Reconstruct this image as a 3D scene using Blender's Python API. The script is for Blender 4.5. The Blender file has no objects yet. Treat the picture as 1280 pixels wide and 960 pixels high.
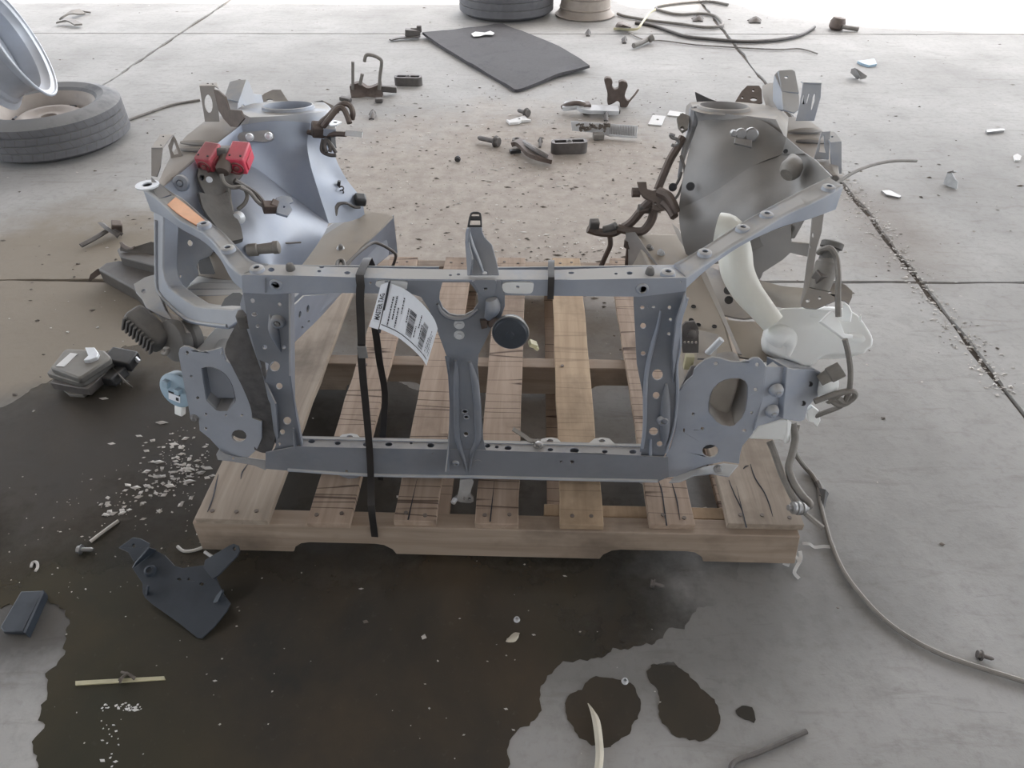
import bpy, bmesh, math, random
from math import sin, cos, pi, radians, tan, atan2
from mathutils import Vector, Matrix, Euler, noise
from mathutils.geometry import tessellate_polygon

SC = bpy.context.scene
COL = SC.collection
RNG = random.Random(7)

# ------------------------------------------------------------------ camera
FPX = 850.0                      # focal length in pixels of the 1280x960 frame
PITCH, YAW, CAM_Z = radians(40.97), radians(1.63), 1.225
CAM = Vector((0, 0, CAM_Z))
FW = Vector((-sin(YAW) * cos(PITCH), cos(YAW) * cos(PITCH), -sin(PITCH)))
RT = Vector((cos(YAW), sin(YAW), 0))
UP = RT.cross(FW)
cd = bpy.data.cameras.new('camera')
cam = bpy.data.objects.new('camera', cd)
COL.objects.link(cam)
cd.sensor_width = 36.0
cd.lens = FPX / 1280 * 36.0
cd.clip_start, cd.clip_end = 0.02, 200
cam.matrix_world = Matrix.Translation(CAM) @ Matrix((RT, UP, -FW)).transposed().to_4x4()
SC.camera = cam

# ------------------------------------------------------------------ light
W = bpy.data.worlds.new('sky'); SC.world = W; W.use_nodes = True
wn = W.node_tree; wn.nodes.clear()
wo = wn.nodes.new('ShaderNodeOutputWorld'); wb = wn.nodes.new('ShaderNodeBackground')
sk = wn.nodes.new('ShaderNodeTexSky'); sk.sky_type = 'NISHITA'; sk.sun_disc = False
sk.sun_elevation = radians(58); sk.sun_rotation = radians(25); sk.air_density = 1.0; sk.dust_density = 2.5; sk.ozone_density = 1.0
hs = wn.nodes.new('ShaderNodeHueSaturation'); hs.inputs['Saturation'].default_value = 0.38
wn.links.new(sk.outputs[0], hs.inputs['Color']); wn.links.new(hs.outputs[0], wb.inputs[0]); wn.links.new(wb.outputs[0], wo.inputs[0])
wb.inputs[1].default_value = 0.52
sd = bpy.data.lights.new('sun', 'SUN'); sd.energy = 4.0; sd.angle = radians(0.6); sd.color = (1, .95, .88)
sun = bpy.data.objects.new('sun', sd); COL.objects.link(sun); sun.location = (4, 12, 12)
SUN_DIR = Vector((-.22, -.52, -.82)).normalized()          # travels towards the camera side
sun.rotation_euler = SUN_DIR.to_track_quat('-Z', 'Y').to_euler()
vs = SC.view_settings
SC.display_settings.display_device = 'sRGB'
vs.view_transform = 'Standard'; vs.look = 'None'; vs.gamma = 1.0; vs.use_curve_mapping = False
vs.exposure = 0.82

# ------------------------------------------------------------------ pixel rays to points in space
def V(px, py, x=None, y=None, z=None):
    d = FW + RT * ((px - 640) / FPX) - UP * ((py - 480) / FPX)
    t = (z - CAM_Z) / d.z if z is not None else (y / d.y if y is not None else x / d.x)
    return CAM + d * t
def PY(y): return lambda px, py: V(px, py, y=y)
def PZ(z): return lambda px, py: V(px, py, z=z)
def PX(x): return lambda px, py: V(px, py, x=x)
def P3(a, b, c):                                  # plane through three (px, py, depth y)
    A, B, Cc = (V(q[0], q[1], y=q[2]) for q in (a, b, c))
    n = (B - A).cross(Cc - A).normalized()
    def f(px, py):
        d = FW + RT * ((px - 640) / FPX) - UP * ((py - 480) / FPX)
        return CAM + d * ((A - CAM).dot(n) / d.dot(n))
    return f
def hole(cx, cy, rx, ry=None, n=12, a=0):
    ry = ry or rx
    return [(cx + rx * cos(2 * pi * i / n) * cos(a) - ry * sin(2 * pi * i / n) * sin(a),
             cy + rx * cos(2 * pi * i / n) * sin(a) + ry * sin(2 * pi * i / n) * cos(a)) for i in range(n)]
def chaikin(p, k=1, q=.22):
    for _ in range(k):
        o = []
        for i in range(len(p)):
            a, b = p[i], p[(i + 1) % len(p)]
            o.append(tuple(a[j] * (1 - q) + b[j] * q for j in range(len(a))))
            o.append(tuple(a[j] * q + b[j] * (1 - q) for j in range(len(a))))
        p = o
    return p
def catmull(p, k=4):
    if k <= 1 or len(p) < 3: return [Vector(q) for q in p]
    p = [Vector(q) for q in p]; o = []
    for i in range(len(p) - 1):
        a, b, c, d = p[max(i - 1, 0)], p[i], p[i + 1], p[min(i + 2, len(p) - 1)]
        for s in range(k):
            t = s / k
            o.append(.5 * ((2 * b) + (c - a) * t + (2 * a - 5 * b + 4 * c - d) * t * t + (3 * b - a - 3 * c + d) * t ** 3))
    o.append(p[-1]); return o
def jag(p, amp, step, seed=0):                    # ragged closed outline in the plane
    r = random.Random(seed); o = []
    for i in range(len(p)):
        a, b = Vector(p[i][:2]), Vector(p[(i + 1) % len(p)][:2])
        n = max(1, int((b - a).length / step)); nv = Vector((-(b - a).y, (b - a).x)).normalized()
        for k in range(n):
            q = a.lerp(b, k / n); w = (noise.noise(Vector((q.x * 20, q.y * 20, seed))) * 2.6 + noise.noise(Vector((q.x * 62, q.y * 62, seed + 7))) * 1.6 + r.uniform(-.35, .35)) * amp
            o.append((q.x + nv.x * w, q.y + nv.y * w))
    return o

class MB:                                          # collects shapes that become ONE mesh object
    def __init__(s): s.v, s.f = [], []
    def add(s, v, f):
        o = len(s.v); s.v += [Vector(q) for q in v]; s.f += [tuple(i + o for i in q) for q in f]; return s
    def poly3(s, pts, th=.002, holes=(), away=True):
        loops = [[Vector(p) for p in pts]] + [[Vector(p) for p in h] for h in holes]
        n = Vector()
        L = loops[0]
        for i in range(len(L)): n += L[i].cross(L[(i + 1) % len(L)])
        n.normalize()
        c = sum(L, Vector()) / len(L)
        if n.dot(CAM - c) < 0:
            n = -n; loops = [list(reversed(l)) for l in loops]
        flat = [p for l in loops for p in l]; N = len(flat)
        v = flat + [p - n * th for p in flat]; f = []
        if len(loops) == 1:
            f += [tuple(range(N)), tuple(reversed(range(N, 2 * N)))]
        else:
            for t in tessellate_polygon(loops):
                a, b, cc = t
                if (flat[b] - flat[a]).cross(flat[cc] - flat[a]).dot(n) < 0: b, cc = cc, b
                f += [(a, b, cc), (cc + N, b + N, a + N)]
        o = 0
        for k, l in enumerate(loops):
            m = len(l)
            for i in range(m):
                a, b = o + i, o + (i + 1) % m
                f.append((b, a, a + N, b + N))
            o += m
        return s.add(v, f)
    def sheet(s, px, pl, th=.002, holes=(), soft=0):
        p = chaikin(px, soft) if soft else px
        return s.poly3([pl(*q) for q in p], th, [[pl(*q) for q in h] for h in holes])
    def loft(s, st, caps=True, closed=True):
        n = len(st[0]); v = [q for r in st for q in r]; f = []
        for i in range(len(st) - 1):
            for j in range(n if closed else n - 1):
                k = (j + 1) % n
                f.append((i * n + j, i * n + k, (i + 1) * n + k, (i + 1) * n + j))
        if caps and closed: f += [tuple(reversed(range(n))), tuple(range((len(st) - 1) * n, len(st) * n))]
        return s.add(v, f)
    def tube(s, pts, r, n=8, k=4):
        m = len(pts)
        rs = r if isinstance(r, (list, tuple)) else [r] * m
        P = catmull(pts, k); R = [q.x for q in catmull([Vector((a, 0, 0)) for a in rs], k)]
        t = (P[1] - P[0]).normalized(); u = t.orthogonal().normalized(); st = []
        for i, p in enumerate(P):
            t = (P[min(i + 1, len(P) - 1)] - P[max(i - 1, 0)]).normalized()
            u = (u - t * u.dot(t)).normalized(); w = t.cross(u)
            st.append([p + (u * cos(2 * pi * j / n) + w * sin(2 * pi * j / n)) * R[i] for j in range(n)])
        return s.loft(st)
    def ribbon(s, pts, w, th=.0012, wd=Vector((1, 0, 0)), k=1):
        P = catmull(pts, k); st = []
        for i, p in enumerate(P):
            t = (P[min(i + 1, len(P) - 1)] - P[max(i - 1, 0)]).normalized()
            a = (wd - t * wd.dot(t)).normalized(); b = t.cross(a)
            st.append([p - a * w / 2 - b * th / 2, p + a * w / 2 - b * th / 2, p + a * w / 2 + b * th / 2, p - a * w / 2 + b * th / 2])
        return s.loft(st)
    def box(s, c, size, rot=(0, 0, 0)):
        M = Euler(rot).to_matrix() if not isinstance(rot, Matrix) else rot
        c = Vector(c); v = []
        for z in (-1, 1):
            for x, y in ((-1, -1), (1, -1), (1, 1), (-1, 1)):
                v.append(c + M @ Vector((x * size[0] / 2, y * size[1] / 2, z * size[2] / 2)))
        return s.add(v, [(3, 2, 1, 0), (4, 5, 6, 7), (0, 1, 5, 4), (1, 2, 6, 5), (2, 3, 7, 6), (3, 0, 4, 7)])
    def lathe(s, c, axis, prof, n=24, open_=False):
        c = Vector(c); a = Vector(axis).normalized(); u = a.orthogonal().normalized(); w = a.cross(u)
        st = [[c + a * h + (u * cos(2 * pi * j / n) + w * sin(2 * pi * j / n)) * r for j in range(n)] for r, h in prof]
        return s.loft(st, caps=not open_ and not (abs(prof[0][0] - prof[-1][0]) < 1e-6 and abs(prof[0][1] - prof[-1][1]) < 1e-6))
    def cyl(s, a, b, r, n=12, r2=None):
        a, b = Vector(a), Vector(b)
        return s.lathe(a, b - a, [(r, 0), (r if r2 is None else r2, (b - a).length)], n)
    def patch(s, rows, ku=4, kv=4, th=.002):
        R = [catmull(r, ku) for r in rows]
        G = list(zip(*[catmull(list(c), kv) for c in zip(*R)]))       # G[row][col]
        nr, nc = len(G), len(G[0]); v = [p for r in G for p in r]; nn = []
        for i in range(nr):
            for j in range(nc):
                du = G[i][min(j + 1, nc - 1)] - G[i][max(j - 1, 0)]; dv = G[min(i + 1, nr - 1)][j] - G[max(i - 1, 0)][j]
                n = du.cross(dv); n = n.normalized() if n.length > 1e-12 else Vector((0, 0, 1))
                if n.dot(CAM - G[i][j]) < 0: n = -n
                nn.append(n)
        N = len(v); v2 = v + [p - n * th for p, n in zip(v, nn)]; f = []
        I = lambda i, j: i * nc + j
        for i in range(nr - 1):
            for j in range(nc - 1):
                q = (I(i, j), I(i, j + 1), I(i + 1, j + 1), I(i + 1, j))
                f += [q, tuple(N + t for t in reversed(q))]
        ed = [I(0, j) for j in range(nc)] + [I(i, nc - 1) for i in range(1, nr)] + [I(nr - 1, j) for j in range(nc - 2, -1, -1)] + [I(i, 0) for i in range(nr - 2, 0, -1)]
        for a, b in zip(ed, ed[1:] + ed[:1]): f.append((a, b, b + N, a + N))
        return s.add(v2, f)
    def obj(s, name, mat, parent=None, label=None, bevel=0, seg=2, sharp=38, origin=None):
        if parent is not None: O = world_loc(parent)
        elif origin is not None: O = Vector(origin)
        else:
            lo = Vector([min(p[i] for p in s.v) for i in range(3)]); hi = Vector([max(p[i] for p in s.v) for i in range(3)])
            O = Vector(((lo.x + hi.x) / 2, (lo.y + hi.y) / 2, lo.z))
        me = bpy.data.meshes.new(name)
        me.from_pydata([p - O for p in s.v], [], s.f)
        bm = bmesh.new(); bm.from_mesh(me); bmesh.ops.recalc_face_normals(bm, faces=bm.faces); bm.to_mesh(me); bm.free()
        me.polygons.foreach_set('use_smooth', [True] * len(me.polygons)); me.set_sharp_from_angle(angle=radians(sharp))
        me.materials.append(mat)
        o = bpy.data.objects.new(name, me); COL.objects.link(o)
        if parent is not None: o.parent = parent
        else: o.location = O
        if bevel:
            b = o.modifiers.new('bevel', 'BEVEL'); b.width = bevel; b.segments = seg; b.limit_method = 'ANGLE'; b.angle_limit = radians(40)
        if label: o['label'] = label
        return o
def world_loc(o):
    p = Vector(o.location)
    while o.parent: o = o.parent; p += Vector(o.location)
    return p
def thing(name, label, cat, loc, group=None):
    o = bpy.data.objects.new(name, None); COL.objects.link(o); o.location = loc; o.empty_display_size = .05
    o['label'] = label; o['category'] = cat
    if group: o['group'] = group
    return o
def tag(o, label, cat, group=None, kind=None):
    o['label'] = label; o['category'] = cat
    if group: o['group'] = group
    if kind: o['kind'] = kind
    return o
def copy_tree(o, loc, rot=None):
    c = o.copy(); COL.objects.link(c); c.location = loc
    if rot is not None: c.rotation_euler = rot
    for ch in o.children:
        d = ch.copy(); COL.objects.link(d); d.parent = c
        for g in ch.children:
            e = g.copy(); COL.objects.link(e); e.parent = d
    return c

# ------------------------------------------------------------------ materials
def lin(r, g, b):
    f = lambda c: (c / 255 / 12.92) if c / 255 <= .04045 else ((c / 255 + .055) / 1.055) ** 2.4
    return (f(r), f(g), f(b), 1)
def newmat(name):
    m = bpy.data.materials.new(name); m.use_nodes = True
    t = m.node_tree; return m, t, t.nodes['Principled BSDF'], t.nodes.new('ShaderNodeTexCoord')
def nd(t, typ, **k):
    n = t.nodes.new(typ)
    for a, b in k.items():
        if a in n.inputs: n.inputs[a].default_value = b
        else: setattr(n, a, b)
    return n
def noise_n(t, vec, scale, detail=4, rough=.55, dist=0):
    n = nd(t, 'ShaderNodeTexNoise'); n.inputs['Scale'].default_value = scale; n.inputs['Detail'].default_value = detail
    n.inputs['Roughness'].default_value = rough; n.inputs['Distortion'].default_value = dist
    t.links.new(vec, n.inputs['Vector']); return n.outputs['Fac']
def ramp(t, fac, a, b, ca=(0, 0, 0, 1), cb=(1, 1, 1, 1)):
    r = nd(t, 'ShaderNodeValToRGB'); r.color_ramp.elements[0].position = a; r.color_ramp.elements[1].position = b
    r.color_ramp.elements[0].color = ca; r.color_ramp.elements[1].color = cb
    t.links.new(fac, r.inputs[0]); return r.outputs[0]
def mix(t, fac, a, b, typ='MIX'):
    m = nd(t, 'ShaderNodeMix', data_type='RGBA', blend_type=typ)
    for s, val in ((m.inputs['Factor'], fac), (m.inputs[6], a), (m.inputs[7], b)):
        if hasattr(val, 'is_linked') or hasattr(val, 'links'): t.links.new(val, s)
        else: s.default_value = val
    return m.outputs[2]
def math_n(t, op, a, b=0., clamp=False):
    m = nd(t, 'ShaderNodeMath', operation=op, use_clamp=clamp)
    for i, val in enumerate((a, b)):
        if hasattr(val, 'links'): t.links.new(val, m.inputs[i])
        else: m.inputs[i].default_value = val
    return m.outputs[0]
def bump(t, bs, h, strength=.3, dist=.002):
    b = nd(t, 'ShaderNodeBump'); b.inputs['Strength'].default_value = strength; b.inputs['Distance'].default_value = dist
    t.links.new(h, b.inputs['Height']); t.links.new(b.outputs[0], bs.inputs['Normal'])
def plain(name, c, rough=.5, metal=0., var=.25, scale=30, dust=0., dustc=lin(176, 168, 158), bmp=.15, spec=.5):
    m, t, b, tc = newmat(name)
    v = tc.outputs['Object']
    n1 = noise_n(t, v, scale, 5)
    dark = tuple(x * (1 - var) for x in c[:3]) + (1,); lite = tuple(min(1, x * (1 + var)) for x in c[:3]) + (1,)
    colr = ramp(t, n1, .3, .7, dark, lite)
    if dust:
        g = nd(t, 'ShaderNodeNewGeometry'); sx = nd(t, 'ShaderNodeSeparateXYZ'); t.links.new(g.outputs['Normal'], sx.inputs[0])
        up = math_n(t, 'MULTIPLY_ADD', sx.outputs['Z'], .85); up.node.inputs[2].default_value = .22
        dn = math_n(t, 'MULTIPLY', up, ramp(t, noise_n(t, v, 9, 6, .65), .22, .5), True)
        fac = math_n(t, 'MULTIPLY', dn, dust, True)
        colr = mix(t, fac, colr, dustc)
        rr = math_n(t, 'MULTIPLY_ADD', fac, .85 - rough); rr.node.inputs[2].default_value = rough
        t.links.new(rr, b.inputs['Roughness'])
    else: b.inputs['Roughness'].default_value = rough
    t.links.new(colr, b.inputs['Base Color'])
    b.inputs['Metallic'].default_value = metal; b.inputs['Specular IOR Level'].default_value = spec
    if bmp: bump(t, b, noise_n(t, v, scale * 4, 3), bmp, .0015)
    return m
M = {}
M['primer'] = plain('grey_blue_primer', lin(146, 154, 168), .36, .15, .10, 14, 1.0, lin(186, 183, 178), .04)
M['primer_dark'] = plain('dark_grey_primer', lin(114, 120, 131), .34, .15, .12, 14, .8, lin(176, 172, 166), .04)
M['primer_apron'] = plain('blue_grey_apron_primer', lin(134, 142, 157), .34, .2, .10, 8, .35, lin(180, 178, 174), .03)
M['apron_dirty'] = plain('brown_grey_apron_primer', lin(122, 119, 116), .36, .2, .12, 8, .4, lin(164, 158, 150), .04)
M['primer_dusty'] = plain('dusty_primer', lin(140, 138, 137), .42, .1, .12, 9, 1.0, lin(172, 164, 154), .06)
M['rail_dust'] = plain('dirty_rail_metal', lin(158, 152, 144), .6, .1, .2, 12, .8, lin(178, 166, 150), .1)
M['black'] = plain('black_plastic', lin(42, 43, 46), .42, 0, .2, 40, .35, lin(120, 116, 110), .1)
M['black_blue'] = plain('blue_black_plastic', lin(44, 50, 58), .38, 0, .15, 30, .2, lin(96, 100, 104), .1)
M['rubber'] = plain('dark_rubber', lin(84, 82, 80), .8, 0, .2, 40, .8, lin(130, 126, 120), .25)
M['seal'] = plain('perished_rubber_seal', lin(84, 83, 84), .85, 0, .3, 50, .6, lin(110, 104, 98), .4)
M['tire'] = plain('dusty_tire_rubber', lin(88, 88, 92), .75, 0, .15, 25, .75, lin(150, 148, 145), .15)
M['white'] = plain('milky_white_plastic', lin(242, 243, 240), .38, 0, .03, 8, .12, lin(205, 196, 178), .03)
M['neck'] = plain('cream_white_plastic', lin(232, 232, 222), .35, 0, .06, 10, .3, lin(198, 186, 164), .03)
for k_ in ('white', 'neck'):
    b_ = M[k_].node_tree.nodes['Principled BSDF']; b_.inputs['Subsurface Weight'].default_value = .08; b_.inputs['Subsurface Radius'].default_value = (.02, .02, .02)
M['sensor'] = plain('pale_blue_plastic', lin(150, 174, 190), .4, 0, .08, 20, .3)
M['red'] = plain('red_plastic', lin(212, 74, 94), .42, 0, .15, 25, .35, lin(190, 150, 146), .1)
M['red_faded'] = plain('faded_red_plastic', lin(176, 74, 84), .5, 0, .25, 30, .5, lin(168, 130, 126), .1)
M['red_dirty'] = plain('dirty_red_plastic', lin(120, 58, 58), .6, 0, .3, 40, .3)
M['brown'] = plain('rusty_brown_steel', lin(88, 76, 70), .6, .3, .3, 40, .5, lin(150, 138, 128), .3)
M['steel'] = plain('dull_steel', lin(150, 150, 150), .38, .7, .15, 40, .3)
M['alu'] = plain('bright_aluminium', lin(214, 216, 218), .35, .25, .08, 30, .2)
M['rimsteel'] = plain('silver_wheel_paint', lin(178, 184, 194), .35, .35, .08, 12, .5, lin(186, 180, 172), .05)
M['rimbrown'] = plain('dusty_wheel_paint', lin(160, 150, 140), .5, .2, .15, 18, .6, lin(170, 158, 146), .1)
M['strap'] = plain('black_strap', lin(38, 36, 36), .35, 0, .15, 60, .25, lin(110, 104, 98), .05)
M['paper'] = plain('white_paper', lin(228, 231, 236), .7, 0, .02, 12, 0, bmp=0)
M['ink'] = plain('black_ink', lin(40, 40, 46), .7, 0, .05, 12, 0, bmp=0)
M['card'] = plain('pale_card', lin(226, 224, 220), .7, 0, .06, 20, .2, bmp=.05)
M['tape'] = plain('white_pad', lin(222, 222, 220), .6, 0, .05, 30, .3, bmp=.1)
M['orange'] = plain('orange_sticker', lin(226, 158, 108), .5, 0, .12, 30, .35, lin(208, 178, 152), .03)
M['cable'] = plain('dusty_grey_cable', lin(112, 108, 102), .6, 0, .2, 60, .4)
M['cable_dark'] = plain('dark_cable', lin(66, 62, 60), .5, 0, .2, 60, .3)
M['yellow'] = plain('yellowed_plastic', lin(196, 188, 150), .5, 0, .1, 40, .2)
M['leaf'] = plain('dry_leaf', lin(196, 188, 170), .7, 0, .12, 20, 0, bmp=.3)
M['mat'] = plain('dark_carpet', lin(74, 72, 74), .95, 0, .12, 60, .25, lin(120, 116, 112), .5)
M['ceil'] = plain('roof_sheet', lin(150, 144, 138), .8, 0, .2, 2, 0, bmp=0)
M['wall'] = plain('added_wall_pale', lin(168, 164, 158), .9, 0, .2, 2, 0, bmp=.2)
M['chip'] = plain('pale_grit', lin(196, 190, 182), .7, 0, .4, 9, 0, bmp=0)
M['chipdark'] = plain('dark_grit', lin(104, 95, 86), .85, 0, .4, 9, 0, bmp=0)
M['duct'] = plain('dark_duct_plastic', lin(74, 70, 66), .5, 0, .25, 30, .25, lin(140, 132, 122), .15)
M['ecu'] = plain('cast_aluminium_dirty', lin(112, 110, 106), .5, .35, .2, 25, .6, lin(150, 144, 134), .15)
M['blackmetal'] = plain('dark_bracket_paint', lin(84, 80, 78), .5, .2, .25, 40, .5, lin(150, 142, 134), .15)

def wood(name, c1, c2, kerf=0., grey=0.):
    m, t, b, tc = newmat(name); oi = nd(t, 'ShaderNodeObjectInfo')
    mp = nd(t, 'ShaderNodeMapping'); t.links.new(tc.outputs['Object'], mp.inputs['Vector'])
    off = nd(t, 'ShaderNodeVectorMath', operation='SCALE'); t.links.new(oi.outputs['Location'], off.inputs[0]); off.inputs['Scale'].default_value = 7.3
    t.links.new(off.outputs[0], mp.inputs['Location'])
    mp.inputs['Scale'].default_value = (26, 1.6, 26) if 'x' not in name else (1.6, 26, 26)
    g = noise_n(t, mp.outputs[0], 1.6, 6, .6, .6)
    colr = ramp(t, g, .3, .72, c1, c2)
    blot = noise_n(t, tc.outputs['Object'], 5, 5, .6)
    colr = mix(t, ramp(t, blot, .52, .75), colr, tuple(x * .62 for x in c1[:3]) + (1,))
    if kerf:                                       # cross-grain saw marks
        mk = nd(t, 'ShaderNodeMapping'); t.links.new(tc.outputs['Object'], mk.inputs['Vector']); mk.inputs['Scale'].default_value = (1.2, 30, 1); mk.inputs['Rotation'].default_value = (0, 0, .03)
        t.links.new(off.outputs[0], mk.inputs['Location'])
        kn = noise_n(t, mk.outputs[0], 1.0, 1, .3, 0)
        ln = ramp(t, math_n(t, 'ABSOLUTE', math_n(t, 'SUBTRACT', kn, .5)), .0, .018, (1, 1, 1, 1), (0, 0, 0, 1))
        colr = mix(t, math_n(t, 'MULTIPLY', ln, kerf), colr, lin(66, 50, 42))
    t.links.new(colr, b.inputs['Base Color']); b.inputs['Roughness'].default_value = .82; b.inputs['Specular IOR Level'].default_value = .25
    bump(t, b, g, .35, .003); return m
M['wood_tan'] = wood('pallet_wood_tan', lin(148, 128, 111), lin(178, 158, 140), .95)
M['wood_grey'] = wood('pallet_wood_grey', lin(142, 128, 114), lin(172, 158, 142), .0)
M['wood_pale'] = wood('pallet_wood_pale', lin(168, 144, 118), lin(192, 168, 140), .35)
M['wood_x'] = wood('pallet_wood_x', lin(146, 129, 113), lin(174, 157, 140), .0)

def concrete():
    m, t, b, tc = newmat('worn_concrete'); g = nd(t, 'ShaderNodeNewGeometry'); P = g.outputs['Position']
    base = ramp(t, noise_n(t, P, 1.3, 8, .62), .3, .7, lin(154, 151, 146), lin(188, 185, 180))
    fine = noise_n(t, P, 38, 6, .7)
    base = mix(t, math_n(t, 'MULTIPLY', ramp(t, fine, .5, .72), .4), base, lin(132, 127, 121))
    scr = nd(t, 'ShaderNodeMapping'); t.links.new(P, scr.inputs['Vector']); scr.inputs['Scale'].default_value = (2.2, 11, 1); scr.inputs['Rotation'].default_value = (0, 0, .06)
    sm = ramp(t, noise_n(t, scr.outputs[0], 2.2, 7, .68, .5), .55, .72)
    base = mix(t, math_n(t, 'MULTIPLY', sm, .5), base, lin(130, 124, 116))
    sc2 = nd(t, 'ShaderNodeMapping'); t.links.new(P, sc2.inputs['Vector']); sc2.inputs['Scale'].default_value = (4.5, 30, 1); sc2.inputs['Rotation'].default_value = (0, 0, -.5)
    s2 = ramp(t, noise_n(t, sc2.outputs[0], 1.3, 5, .7, .8), .64, .74)
    base = mix(t, math_n(t, 'MULTIPLY', s2, .4), base, lin(112, 108, 102))
    base = mix(t, math_n(t, 'MULTIPLY', ramp(t, noise_n(t, P, 5.5, 6, .65), .56, .74), .4), base, lin(140, 136, 130))
    xyz = nd(t, 'ShaderNodeSeparateXYZ'); t.links.new(P, xyz.inputs[0])
    wob = noise_n(t, P, 3.2, 6, .65)
    def blob(cx, cy, rx, ry, lo, hi, w=.9):        # soft-edged stain of its own shape
        dx = math_n(t, 'DIVIDE', math_n(t, 'SUBTRACT', xyz.outputs[0], cx), rx); dy = math_n(t, 'DIVIDE', math_n(t, 'SUBTRACT', xyz.outputs[1], cy), ry)
        d = math_n(t, 'SQRT', math_n(t, 'ADD', math_n(t, 'MULTIPLY', dx, dx), math_n(t, 'MULTIPLY', dy, dy)))
        d = math_n(t, 'ADD', d, math_n(t, 'MULTIPLY', math_n(t, 'SUBTRACT', wob, .5), w))
        return ramp(t, d, lo, hi, (1, 1, 1, 1), (0, 0, 0, 1))
    # tracked-in soil between the two wings, and mud left of the frame
    soil = mix(t, ramp(t, noise_n(t, P, 16, 7, .7), .32, .66), lin(146, 132, 118), lin(178, 166, 152))
    base = mix(t, math_n(t, 'MULTIPLY', blob(-.1, 2.55, 1.3, 1.25, .55, 1.15), .75), base, soil)
    base = mix(t, math_n(t, 'MULTIPLY', blob(-1.6, 1.75, 1.1, .8, .55, 1.15), .85), base, lin(136, 124, 106))
    base = mix(t, math_n(t, 'MULTIPLY', blob(1.32, 2.35, .28, .5, .3, 1.1), .5), base, lin(128, 116, 104))
    # damp concrete around the puddles
    damp = math_n(t, 'MAXIMUM', blob(-.9, .98, .85, .5, .72, 1.15, .6), math_n(t, 'MULTIPLY', blob(.12, .80, .78, .34, .6, 1.25, .7), .6))
    base = mix(t, math_n(t, 'MULTIPLY', damp, .84), base, lin(66, 62, 57))
    damp_shade = math_n(t, 'MULTIPLY', blob(.9, .55, 1.5, .95, .5, 1.1, .5), .16)  # greys the right foreground: damp, plus dimmer light put into the colour
    base = mix(t, damp_shade, base, lin(116, 116, 116))
    t.links.new(base, b.inputs['Base Color'])
    r = math_n(t, 'MULTIPLY_ADD', damp, -.42); r.node.inputs[2].default_value = .84; t.links.new(r, b.inputs['Roughness'])
    b.inputs['Specular IOR Level'].default_value = .35
    bump(t, b, fine, .35, .002); return m
M['concrete'] = concrete()
M['joint'] = plain('joint_dirt', lin(96, 88, 80), .95, 0, .35, 30, 0, bmp=.4)
def water():
    m, t, b, tc = newmat('dirty_water'); g = nd(t, 'ShaderNodeNewGeometry'); P = g.outputs['Position']
    c = ramp(t, noise_n(t, P, 2.4, 6, .6, .4), .35, .68, lin(54, 53, 50), lin(82, 71, 57))
    c = mix(t, math_n(t, 'MULTIPLY', ramp(t, noise_n(t, P, 1.1, 3), .5, .68), .55), c, lin(46, 54, 42))
    c = mix(t, math_n(t, 'MULTIPLY', ramp(t, noise_n(t, P, 60, 3, .7), .62, .8), .35), c, lin(96, 92, 84))
    t.links.new(c, b.inputs['Base Color']); b.inputs['Roughness'].default_value = .2; b.inputs['Specular IOR Level'].default_value = .4
    bump(t, b, noise_n(t, P, 26, 4), .03, .001)
    xyz = nd(t, 'ShaderNodeSeparateXYZ'); t.links.new(P, xyz.inputs[0])          # the water gets more transparent on its far and right sides
    w = math_n(t, 'MULTIPLY', math_n(t, 'SUBTRACT', noise_n(t, P, 4, 7, .65), .5), .8)
    ay = ramp(t, math_n(t, 'ADD', xyz.outputs[1], w), .78, 1.2, (1, 1, 1, 1), (.45, .45, .45, 1))
    ax = ramp(t, math_n(t, 'ADD', math_n(t, 'MULTIPLY', xyz.outputs[0], 1.), w), .12, .48, (1, 1, 1, 1), (0, 0, 0, 1))
    al = math_n(t, 'MINIMUM', ay, math_n(t, 'MAXIMUM', ax, math_n(t, 'LESS_THAN', xyz.outputs[1], .62)))
    t.links.new(al, b.inputs['Alpha']); return m
M['water'] = water()

# ------------------------------------------------------------------ setting: floor slabs, roof, added back wall
fl = MB().box((0, 14, -.045), (60, 60, .07)).obj('floor', M['joint'], origin=(0, 0, 0)); fl['kind'] = 'structure'
def slab(x0, x1, y0, y1, seed):
    r = random.Random(seed); g = .011; o = []
    sh = lambda x, y: (x, y + .024 * (x + 1.5))
    def edge(ax, ay, bx, by, j):
        n = max(1, int(max(abs(bx - ax), abs(by - ay)) / .09)) if j else 1
        for k in range(n):
            t = k / n; e = r.uniform(-1, 1) * j + noise.noise(Vector((ax + (bx - ax) * t, ay + (by - ay) * t, seed)) * 5) * j
            x, y = ax + (bx - ax) * t, ay + (by - ay) * t
            if 0 < k: x, y = (x + e, y) if ax == bx else (x, y + e)
            o.append(sh(x, y))
    jx0, jx1 = (.007 if x0 in (1.30, -2.385) else 0), (.007 if x1 in (1.30, -2.385) else 0)
    jy0, jy1 = (.004 if y0 in (1.895, 4.98) else 0), (.004 if y1 in (1.895, 4.98) else 0)
    edge(x0 + g, y0 + g * .7, x1 - g, y0 + g * .7, jy0); edge(x1 - g, y0 + g * .7, x1 - g, y1 - g * .7, jx1)
    edge(x1 - g, y1 - g * .7, x0 + g, y1 - g * .7, jy1); edge(x0 + g, y1 - g * .7, x0 + g, y0 + g * .7, jx0)
    b = MB(); n = len(o)
    b.add([(x, y, 0) for x, y in o] + [(x, y, -.012) for x, y in o], [tuple(range(n))] + [(i, i + n, (i + 1) % n + n, (i + 1) % n) for i in range(n)])
    return b.obj('slab', M['concrete'], fl)
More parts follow.
